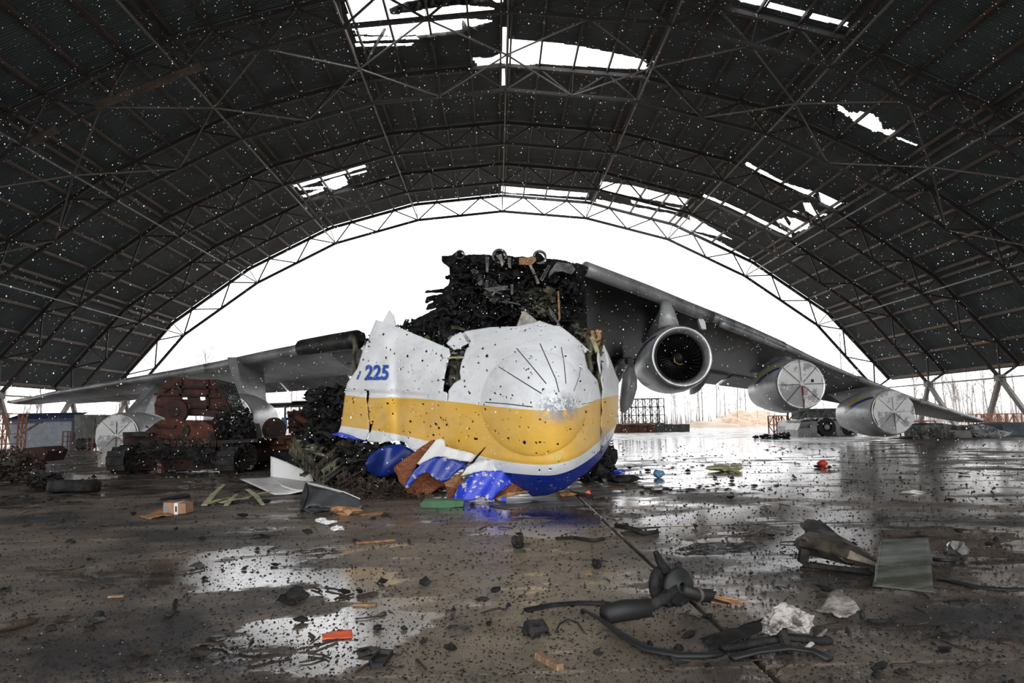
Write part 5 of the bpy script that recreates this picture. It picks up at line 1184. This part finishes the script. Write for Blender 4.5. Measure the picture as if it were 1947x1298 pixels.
slab_thing('thin_dark_sheet', [(1330,1222),(1470,1196),(1476,1215),(1350,1238)], [.03,.10,.08,.02], .008, 'char', 'thin dark sheet sloping up to the crumpled white sack', 'sheet', .02, 8, 4)
ws = V(gnd(1498, 1236)); mb = MB().lump(ws+Vector((0, 0, .23)), (.26,.13,.17), 41, 3, .24); mb.lump(ws+Vector((.10, .02, .18)), (.18,.13,.15), 43, 3, .28).lump(ws+Vector((-.10, .0, .17)), (.12,.11,.13), 44, 3, .28); o = mb.build('crumpled_sack', M['sack'], None, False); put(o, 'crumpled pale sack of torn insulation propped on a charred stub', 'sack')
under(MB().tube([ws+Vector((.0,0,.0)), ws+Vector((-.02,0,.07)), ws+Vector((-.04,0,.15))], [.05,.035,.04], 7).build('charred_stub', M['char']), o)
path_thing('splayed_tip', [(1530,1240),(1555,1228),(1572,1218)], [.02,.05,.08], [.012,.02,.01], 'cloth', 'pale splayed strap end right of the crumpled sack', 'strap', 6)
# crushed casing with inner tube
CA = empty('crushed_casing', gnd(1600, 1082)); tag(CA, 'crushed brown and grey metal casing lying left of the clear panel', 'casing')
def ca(o): return under(o, CA)
a0, a1, a2, a3 = z_(1537,1062,.17), z_(1575,1068,.16), z_(1625,1078,.11), z_(1672,1084,.05)
ca(MB().tube([a0, a1, a2, a3], [.19,.18,.14,.04], 7, True, .75).build('casing_body', M['casing'], None, False))
ca(slab_thing('bent_panel', [(1524,1040),(1560,1034),(1660,1076),(1600,1086)], [.26,.33,.05,.12], .02, 'ash', None, None, .035, 10, 6))
ca(MB().bar(z_(1530,1080,.04), z_(1655,1092,.03), .05, .04).build('lower_rail', M['char']))
ca(MB().prism([(1524,1042),(1540,1048),(1536,1078),(1520,1068)], float(gnd(1530,1076)[1]), .06).build('end_plate', M['char']))
ca(MB().lathe([(0,0),(.08,0),(.09,.02),(.06,.03)], a0+Vector((-.1,-.12,.02)), (-.8,-1,.2), 14).build('end_cap', M['charb']))
slab_thing('clear_panel', [(1679,1084),(1770,1080),(1776,1129),(1659,1119)], [.33,.34,.02,.02], .012, 'sheet', 'rectangular greenish clear panel propped up on the right floor', 'panel', .008, 12, 7)
path_thing('flat_cable', [(1780,1098),(1820,1110),(1860,1120),(1910,1124),(1960,1124)], [.01,.02,.02,.02,.02], .05, 'rubber', 'flat black cable strip running off to the right edge', 'cable', 8, .25)
path_thing('cable_piece', [(1775,1066),(1795,1070),(1815,1068)], [.02,.03,.02], .02, 'rubber', 'short black cable piece right of the clear panel', 'cable', 6)
lump_thing('crumpled_foil', 1826, 1056, (.20,.14,.16), 'ash', 'crumpled grey foil scrap right of the clear panel', 'scrap', 51, .45)
lump_thing('foil_tuft', 1806, 1040, (.06,.05,.07), 'white', 'tiny white tuft behind the crumpled grey foil', 'scrap', 52, .4)
slab_thing('folded_cloth', [(1552,1162),(1600,1148),(1634,1168),(1596,1182)], [.02,.13,.04,.02], .01, 'cloth', 'folded dirty cloth scrap below the crushed casing', 'cloth', .03, 9, 8)
lump_thing('black_fitting', 1640, 1176, (.05,.05,.08), 'char', 'small upright black fitting right of the folded cloth', 'fitting', 53, .15)
path_thing('thin_chain', [(1648,1182),(1670,1184),(1690,1182),(1702,1176)], [.01]*4, .015, 'char', 'thin black chain right of the folded cloth', 'chain', 6)
path_thing('wire_arc', [(1056,1203),(1064,1193),(1080,1189),(1098,1193),(1112,1204)], [.0,.03,.05,.04,.0], .009, 'rubber', 'small wire hoop right of the cone-shaped lump', 'wire', 6)
for pts, lab in (([(1170,1006),(1195,1008),(1225,1018),(1250,1014)], 'bent black pipe with a valve beyond the charred knobs'), ([(1180,1004),(1215,1010),(1256,1006)], 'thin bent wire beside the black pipe')):
    path_thing('bent_pipe' if 'valve' in lab else 'bent_wire', pts, [.06,.04,.03,.02][:len(pts)], .035 if 'valve' in lab else .01, 'char', lab, 'pipe' if 'valve' in lab else 'wire', 8)
# box, sheets, strips on the left
BX = empty('cardboard_box', gnd(330, 978)); tag(BX, 'small brown cardboard box with white tape on the left floor', 'box')
by = float(gnd(330, 978)[1])
under(MB().prism([(311,955),(353,957),(353,976),(309,979)], by, .34).build('carton', M['card']), BX)
under(MB().prism([(331,956),(338,956),(338,978),(331,978)], by-.005, .35).build('tape', M['white']), BX)
o = under(MB().prism([(333,962),(336,962),(336,973),(333,973)], by-.01, .004).build('address_label', M['strap']), BX)
under(MB().prism([(313,963),(320,963),(319,974),(314,973)], by-.008, .004).build('printed_mark', M['bluecloth']), BX)
slab_thing('cardboard_sheet', [(262,983),(305,972),(330,981),(285,987)], [.01,.05,.03,.01], .012, 'tan', 'flat orange-brown cardboard sheet left of the box', 'sheet', .02, 7, 9)
slab_thing('dark_plate', [(303,952),(352,942),(362,945),(312,951)], [.02,.04,.03,.02], .05, 'rubber', 'flat black plate behind the cardboard box', 'plate', .0, 4, 10)
GP = empty('primer_strips', gnd(455, 958)); tag(GP, 'twisted pale green ribs and sheet scraps before the white skin panel', 'scrap metal')
for i, (p, q, za, zb, w_) in enumerate([((388,962),(425,938),.02,.22,.12), ((420,958),(470,952),.03,.06,.18), ((430,962),(450,948),.02,.10,.10), ((465,950),(515,944),.04,.12,.10), ((470,948),(500,962),.22,.03,.09), ((395,960),(440,950),.03,.05,.12), ((500,960),(480,946),.02,.14,.07)]):
    a, b = z_(*p, za), z_(*q, zb); under(MB().bar(a, a.lerp(b, .5)+Vector((0,0,.03)), w_, .015).bar(a.lerp(b, .5)+Vector((0,0,.03)), b, w_*.8, .015).build('green_rib', M['primer']), GP)
# white bent skin panel
WPY = float(gnd(540, 942)[1])
WPn = empty('bent_skin_panel', gnd(535, 940)); tag(WPn, 'bent white skin panel lying curled up before the wreckage heap', 'panel')
cA = lambda l: [(380+a/5.1237, 780+b/5.1237) for a, b in l]
def sheet3(name, px_Y, mk, parent, th=.02, nn=10):
    a, b, c, d = [V(at(*cA([q])[0], yy)) for q, yy in px_Y]; mb = MB()
    for i in range(nn+1):
        for j in range(nn+1):
            u, v = i/nn, j/nn; p = a.lerp(b, u).lerp(d.lerp(c, u), v); p.z += .03*math.sin(6*u+2*v)*(.3+v*(1-v)); p.z = max(p.z, .02); mb.v.append(tuple(p))
    for i in range(nn):
        for j in range(nn): q = i*(nn+1)+j; mb.f.append((q, q+1, q+nn+2, q+nn+1))
    o = mb.build(name, M[mk], None, True); s_ = o.modifiers.new('thickness', 'SOLIDIFY'); s_.thickness = th; s_.offset = 0; return under(o, parent)
Yb_, Yf_ = float(gnd(*cA([(800,730)])[0])[1])+.3, float(gnd(*cA([(800,825)])[0])[1])
sheet3('upright_face', [((690,445),Yb_+.6), ((1080,600),Yb_+.1), ((1110,700),Yb_-.3), ((690,650),Yb_+.3)], 'white', WPn)
sheet3('upright_face', [((690,650),Yb_+.3), ((1110,700),Yb_-.3), ((1000,790),Yf_+.1), ((800,740),Yf_+.5)], 'white', WPn)
sheet3('flat_face', [((385,668),Yb_+.5), ((690,645),Yb_+.35), ((1000,790),Yf_+.05), ((730,830),Yf_-.02)], 'white', WPn)
sheet3('torn_corner', [((1065,610),Yb_), ((1168,580),Yb_+.2), ((1130,655),Yb_), ((1095,640),Yb_-.1)], 'white', WPn)
# dark angular fairing
DGn = empty('dark_fairing', gnd(640, 972)); tag(DGn, 'dark grey angular fairing lying on its side before the heap', 'fairing')
Yd = float(gnd(*cA([(980,985)])[0])[1])
fr = cA([(1030,705),(1215,755),(1400,800),(1560,870),(1590,930),(1530,1000),(1470,985),(1200,945),(1080,935),(975,990),(985,870)])
o = shell('outer_face', fr, [], lambda x, y: Yd+(950-y)*.006-(x-630)*.002, 4, M['ash'] if False else mat('dark_grey_paint', (.055,.057,.06), .45, 0, (.03,.03,.03), 3, bump=.1), None, .04); under(o, DGn)
o = MB().prism(cA([(1030,705),(1070,712),(1215,755),(1215,742),(1060,700)]), Yd+.3, .3).build('top_edge', M['ash']); under(o, DGn)
under(MB().tube([V(at(*q, Yd+.05)) for q in cA([(1035,706),(1215,748),(1400,798),(1560,868)])], .025, 6).build('worn_edge', M['lip']), DGn)
under(MB().prism(cA([(1030,705),(985,870),(975,990),(1000,960),(1050,800)]), Yd-.12, .12).build('side_face', M['char']), DGn)
slab_thing('curved_grey_scrap', [(572,972),(620,962),(640,970),(590,978)], [.05,.12,.04,.02], .02, 'ash', 'curved pale grey scrap under the edge of the dark fairing', 'scrap', .02, 7, 21)
o = MB().lathe([(0,-.02),(.1,0),(.16,.1),(.14,.5),(.16,.9),(.10,1.0),(0,1.0)], z_(427,898,.22), (1,.25,.0), 12).build('silver_canister', M['nacelle'], None, True); put(o, 'dented silver canister lying before the rusty armoured vehicle', 'canister')
o = MB().prism([(798,958),(804,952),(850,951),(882,953),(880,963),(850,965),(800,965)], float(gnd(840,965)[1]), .45).build('green_tray', M['green']); put(o, 'shallow green plastic tray below the torn blue flap', 'tray')
lump_thing('orange_clump', 1074, 944, (.38,.25,.14), 'tan', 'orange-brown clump right of the nose contact point', 'lump', 61, .3)
lump_thing('red_lens', 1118, 942, (.12,.1,.13), 'redlight', 'small bright orange-red lens right of the orange-brown clump', 'lens', 62, .15)
plank('charred_board', (1085,938), (1135,948), .14, .06, 'charb', 'charred board lying right of the nose between orange clump and red lens', 'board')
lump_thing('brown_splinters', 655, 978, (.50,.2,.16), 'tan', 'orange-brown splinters before the dark fairing', 'splinters', 63, .5)
plank('orange_sheet_scrap', (690,980), (730,975), .25, .02, 'tan', 'flat orange-brown scrap right of the dark fairing', 'scrap')
for x, y, lab, sd in ((610, 992, 'torn white paper scraps before the dark fairing', 1), (625, 997, 'white plastic scrap right of the torn paper', 2), (640, 1008, 'crumpled silver scrap below the torn paper', 3)): lump_thing('white_scrap', x, y, (.20,.12,.08), 'white', lab, 'scrap', 70+sd, .5)
lump_thing('red_canister', 1564, 886, (.34,.28,.22), 'red', 'small bright red canister on the wet floor at right', 'canister', 81, .1)
lump_thing('blue_bag', 1253, 908, (.34,.25,.24), 'bluecloth', 'small pale blue bag on the wet floor right of the nose', 'bag', 82, .2)
lump_thing('yellowish_rag', 1386, 895, (1.1,.5,.20), 'primer', 'yellowish rag heap on the wet floor at right', 'rag', 83, .4)
lump_thing('white_rag', 1738, 938, (.50,.25,.07), 'white', 'flat white rag on the wet floor at far right', 'rag', 84, .4)
lump_thing('blue_scrap', 1166, 899, (.7,.3,.12), 'bluebright', 'bright blue scrap right of the nose belly', 'scrap', 85, .4)
lump_thing('charred_tank', 1185, 917, (.9,.45,.22), 'char', 'flat charred tank lying right of the nose', 'tank', 86, .2)
lump_thing('charred_boulder', 1155, 890, (.7,.5,.8), 'char', 'charred upright lump touching the right side of the nose', 'lump', 87, .3)
slab_thing('floor_slick_plate', [(930,962),(1080,950),(1110,962),(960,968)], [.01]*4, .012, 'ash', 'thin grey plate lying flat right of the green tray', 'plate', .0, 6, 31)
slab_thing('crumpled_bag', [(528,1144),(560,1128),(588,1136),(556,1150)], [.01,.09,.03,.01], .01, 'char', 'crumpled black plastic bag in the left puddle', 'bag', .035, 9, 32)
path_thing('curled_strap', [(315,1172),(322,1174),(330,1170),(334,1160)], [.02,.02,.03,.09], .02, 'char', 'curled black stub at the edge of the left puddle', 'stub', 7)
path_thing('charred_log', [(-10,1205),(30,1196),(62,1188),(70,1184)], [.04,.04,.03,.03], [.035,.04,.025,.015], 'charb', 'charred stick lying at the left edge of the floor', 'stick', 8)
lump_thing('charred_clod', 98, 1200, (.08,.06,.06), 'char', 'small charred clod right of the stick at the left edge', 'lump', 91, .3)
path_thing('flat_hose', [(1058,1026),(1090,1024),(1130,1030),(1146,1026)], [.02]*4, .05, 'char', 'flat crumbled black strip on the upper part of the yellow reflection', 'strip', 7, .4)
# loose scraps, look-alikes in three kinds
def scatter(name, label, cat, group, n, region, mk, mesher, avoid=(), seed=1, smin=.6, smax=1.5):
    r = random.Random(seed); protos = [mesher(i) for i in range(4)]; c = 0
    while c < n:
        x = r.uniform(region[0], region[2]); y = region[1]+(region[3]-region[1])*r.random()**1.15
        if 640 < x < 1180 and y < 952: continue
        p = gnd(x, y); me = protos[c % 4]
        o = bpy.data.objects.new(name, me); s_ = r.uniform(smin, smax)*(0.55+p[1]*.055); o.location = (p[0], p[1], 0); o.rotation_euler = (0, 0, r.uniform(0, 6.28)); o.scale = (s_,)*3
        link(o); tag(o, label, cat, group); c += 1
def me_of(mb, mk):
    me = bpy.data.meshes.new('scrap'); me.from_pydata(mb.v, [], mb.f); me.materials.append(M[mk]); me.update(); return me
scatter('charred_lump', 'small charred lump scattered on the wet hangar floor', 'lump', 'small charred lumps on the floor', 95, (0, 880, 1947, 1290), 'char',
        lambda i: me_of(MB().lump((0,0,.022), (.075+.02*i,.06,.05), 200+i, 1, .35), 'char'), seed=3)
scatter('charred_stick', 'thin charred splinter scattered on the wet hangar floor', 'splinter', 'thin charred splinters on the floor', 80, (0, 890, 1947, 1290), 'char',
        lambda i: me_of(MB().bar((-.09-.03*i,0,.012), (0,.015*i,.016), .018, .012).bar((0,.015*i,.016), (.10,0,.012), .013, .010), 'charb'), seed=4)
scatter('metal_scrap', 'small bent grey metal scrap on the wet hangar floor', 'scrap', 'small metal scraps on the floor', 45, (0, 880, 1947, 1270), 'ash',
        lambda i: me_of(MB().add([(-.08+.02*i,-.05,.004),(-.01,-.065,.02),(.08,-.03,.006),(.06,.0,.03),(.10,.05,.012),(.01,.03,.036),(-.04,.07,.01),(-.09,.02+.01*i,.022),(-.02,-.01,.010)], [(0,1,8),(1,2,3,8),(3,4,5,8),(5,6,8),(6,7,8),(7,0,8)]), 'charb' if i % 2 else 'ash'), seed=6)
# crumbs of soot and grit: past counting
r_ = random.Random(77); mb = MB()
for i in range(20000):
    x = r_.uniform(-20, 1967); y = 842+(1298-842)*r_.random()**.85
    if 640 < x < 1178 and y < 948: continue
    p = gnd(x, y); s_ = r_.choice((.4,.5,.6,.8,1.2))*.0040*(.55+p[1]*.16)
    if p[1] > 60: continue
    a = r_.uniform(0, 6.28); e = r_.uniform(.8, 2.6); ca_, sa_ = math.cos(a), math.sin(a); k = len(mb.v)
    for u, v, zz in ((-e,-1,0),(e,-1,0),(e,1,0),(-e,1,0),(r_.uniform(-.4,.4),r_.uniform(-.4,.4),1.5)): mb.v.append((p[0]+(u*ca_-v*sa_)*s_, p[1]+(u*sa_+v*ca_)*s_, zz*s_+.0005))
    mb.f += [(k,k+1,k+4),(k+1,k+2,k+4),(k+2,k+3,k+4),(k+3,k,k+4)]
o = mb.build('soot_crumbs', M['char']); tag(o, 'black soot crumbs and grit strewn all over the wet floor', 'grit', kind='stuff')
mb = MB()
for i in range(900):
    x = r_.uniform(-20, 1967); y = 850+(1298-850)*r_.random()**.8
    if 640 < x < 1178 and y < 948: continue
    p = gnd(x, y); s_ = r_.choice((.4,.6,.8))*.007*(.5+p[1]*.10); k = len(mb.v); a = r_.uniform(0, 6.28)
    for u, v, zz in ((-1,-1,0),(1,-1,0),(1,1,0),(-1,1,0),(0,0,1)): mb.v.append((p[0]+(u*math.cos(a)-v*math.sin(a))*s_, p[1]+(u*math.sin(a)+v*math.cos(a))*s_, zz*s_+.0005))
    mb.f += [(k,k+1,k+4),(k+1,k+2,k+4),(k+2,k+3,k+4),(k+3,k,k+4)]
o = mb.build('pale_crumbs', M['cloth']); tag(o, 'pale crumbs of ash and snow on the floor', 'grit', kind='stuff')
# rubble line at the floor's far reach
for i, (poly, Y, n_n, mk, lab) in enumerate([([(1440,850),(1560,846),(1600,856),(1460,862)], 40, 45, 'char', 'thin line of black rubble on the far right floor'), ([(1190,925),(1480,915),(1480,930),(1200,940)], 19, 60, 'char', 'thin band of black rubble on the wet floor right of the nose'),
      ([(180,880),(460,890),(600,905),(560,925),(300,905)], 21, 330, 'char', 'sooty rubble strewn before the rusty armoured vehicle'), ([(0,940),(140,940),(150,955),(0,960)], 18, 60, 'char', 'scattered rubble below the left edge wreckage'), ([(1230,868),(1400,862),(1440,880),(1260,892)], 28, 60, 'char', 'thin far band of rubble on the wet floor')]):
    r = random.Random(300+i); mb = MB()
    K = np.array(poly); c = 0
    while c < n_n:
        x, y = r.uniform(*[K[:,0].min(), K[:,0].max()]), r.uniform(K[:,1].min(), K[:,1].max())
        if not inpoly(np.array([float(x)]), np.array([float(y)]), poly)[0]: continue
        p = gnd(x, y); d = r.uniform(.05, .26)*r.uniform(.5, 1); mb.lump((p[0], p[1], d*.08), (d, d*.6, d*.20), c, 1, .4); c += 1
    o = mb.build('rubble', M[mk]); tag(o, lab, 'rubble', kind='stuff')

# ================================================================== FALLING SNOW
r_ = random.Random(13); mb = MB()
oc = [(1,0,0),(-1,0,0),(0,1,0),(0,-1,0),(0,0,1),(0,0,-1)]; of = [(0,2,4),(2,1,4),(1,3,4),(3,0,4),(2,0,5),(1,2,5),(3,1,5),(0,3,5)]
for i in range(8500):
    Y = 2.2+34*r_.random()**.7; x = r_.uniform(-30, 1977); y = r_.uniform(-30, 900); p = at(x, y, Y)
    if p[2] < .1: continue
    s_ = r_.choice((.6,.8,.8,1.0,1.0,1.4))*.00062*Y**.75*2.1; k = len(mb.v)
    for a, b, c in oc: mb.v.append((p[0]+a*s_, p[1]+b*s_, p[2]+c*s_*1.2))
    mb.f += [tuple(q+k for q in f) for f in of]
o = mb.build('falling_snow', M['snow']); tag(o, 'fine white snowflakes drifting through the hangar', 'snow', kind='stuff')

# ------------------------------------------------ torn sheets hanging from the roof holes, and a loose beam
RX = [p[0]+XC for p in ROOF]; RZ = [p[1] for p in ROOF]
def roof_hit(px, py):
    r = ray(px, py); t = 2.0
    while t < 160:
        p = CAM+r*t
        if p[2] > np.interp(p[0], RX, RZ): return p
        t += .05
    return p
def hang(pts, drop=.4, mk='ash', th=.02):
    P = [roof_hit(*q) for q in pts]; c = np.mean(P, 0); Yc_ = c[1]-drop
    K = np.array(pts); f = lambda x, y: Yc_ + .25*np.sin(x/4.0)+.02*(y-K[:,1].mean())
    o = shell('torn_sheet', jag(pts, .6, 5, int(pts[0][0])), [], f, 2.0, M[mk], None, th); return under(o, CE)
for pts, mk in ((c1([(225,235),(270,160),(290,165),(240,250),(180,350),(172,348)]), 'ash'), (c1([(720,108),(740,130),(760,175),(735,160),(732,195),(718,200)]), 'ash'), (c1([(740,135),(800,165),(815,178),(770,165)]), 'ash'),
                (c1([(300,50),(400,10),(640,-20),(900,0),(900,14),(560,35),(400,65),(330,85),(310,80)]), 'char'), (c1([(460,205),(560,190),(700,172),(905,120),(900,128),(720,190),(560,215),(470,222)]), 'ash'),
                (c1([(530,190),(560,215),(545,290),(530,240)]), 'char'), (c1([(1020,405),(1080,402),(1035,455),(1025,440)]), 'ash'),
                (c3([(700,1130),(790,1150),(840,1180),(830,1190),(760,1165)]), 'ash'), (c3([(620,1185),(700,1235),(690,1245),(640,1225)]), 'ash'), (c3([(655,1150),(690,1195),(680,1215),(650,1170)]), 'char'), (c3([(830,1035),(850,1080),(838,1085),(826,1050)]), 'char'),
                (c3([(890,565),(930,560),(925,640),(905,690),(892,680)]), 'char'), (c4([(1225,705),(1262,722),(1255,732),(1226,716)]), 'ash'), (c3([(1225,730),(1270,700),(1240,745),(1215,770)]), 'ash')):
    hang(pts, mk=mk)
Ya_ = DF-4*BAY-.4
o = MB().bar(V(at(183, 203, Ya_)), V(at(382, 126, Ya_)), .35, .42).build('loose_beam', M['purlin']); under(o, CE)
o = MB().bar(V(at(62, 272, Ya_)), V(at(108, 245, Ya_)), .3, .42).build('loose_beam', M['purlin']); under(o, CE)

# ------------------------------------------------ snow haze over the open ground beyond the hangar
hm = bpy.data.materials.new('snow_haze'); hm.use_nodes = True; hn = hm.node_tree.nodes; hn.clear()
vo = hn.new('ShaderNodeVolumeScatter'); vo.inputs['Color'].default_value = (1, 1, 1, 1); vo.inputs['Density'].default_value = .0035
ho = hn.new('ShaderNodeOutputMaterial'); hm.node_tree.links.new(vo.outputs[0], ho.inputs['Volume'])
o = MB().box((0, 240, 22), (900, 240, 44.2)).build('snow_haze', hm); tag(o, 'white haze of falling snow over the ground and trees beyond', 'haze', kind='stuff')
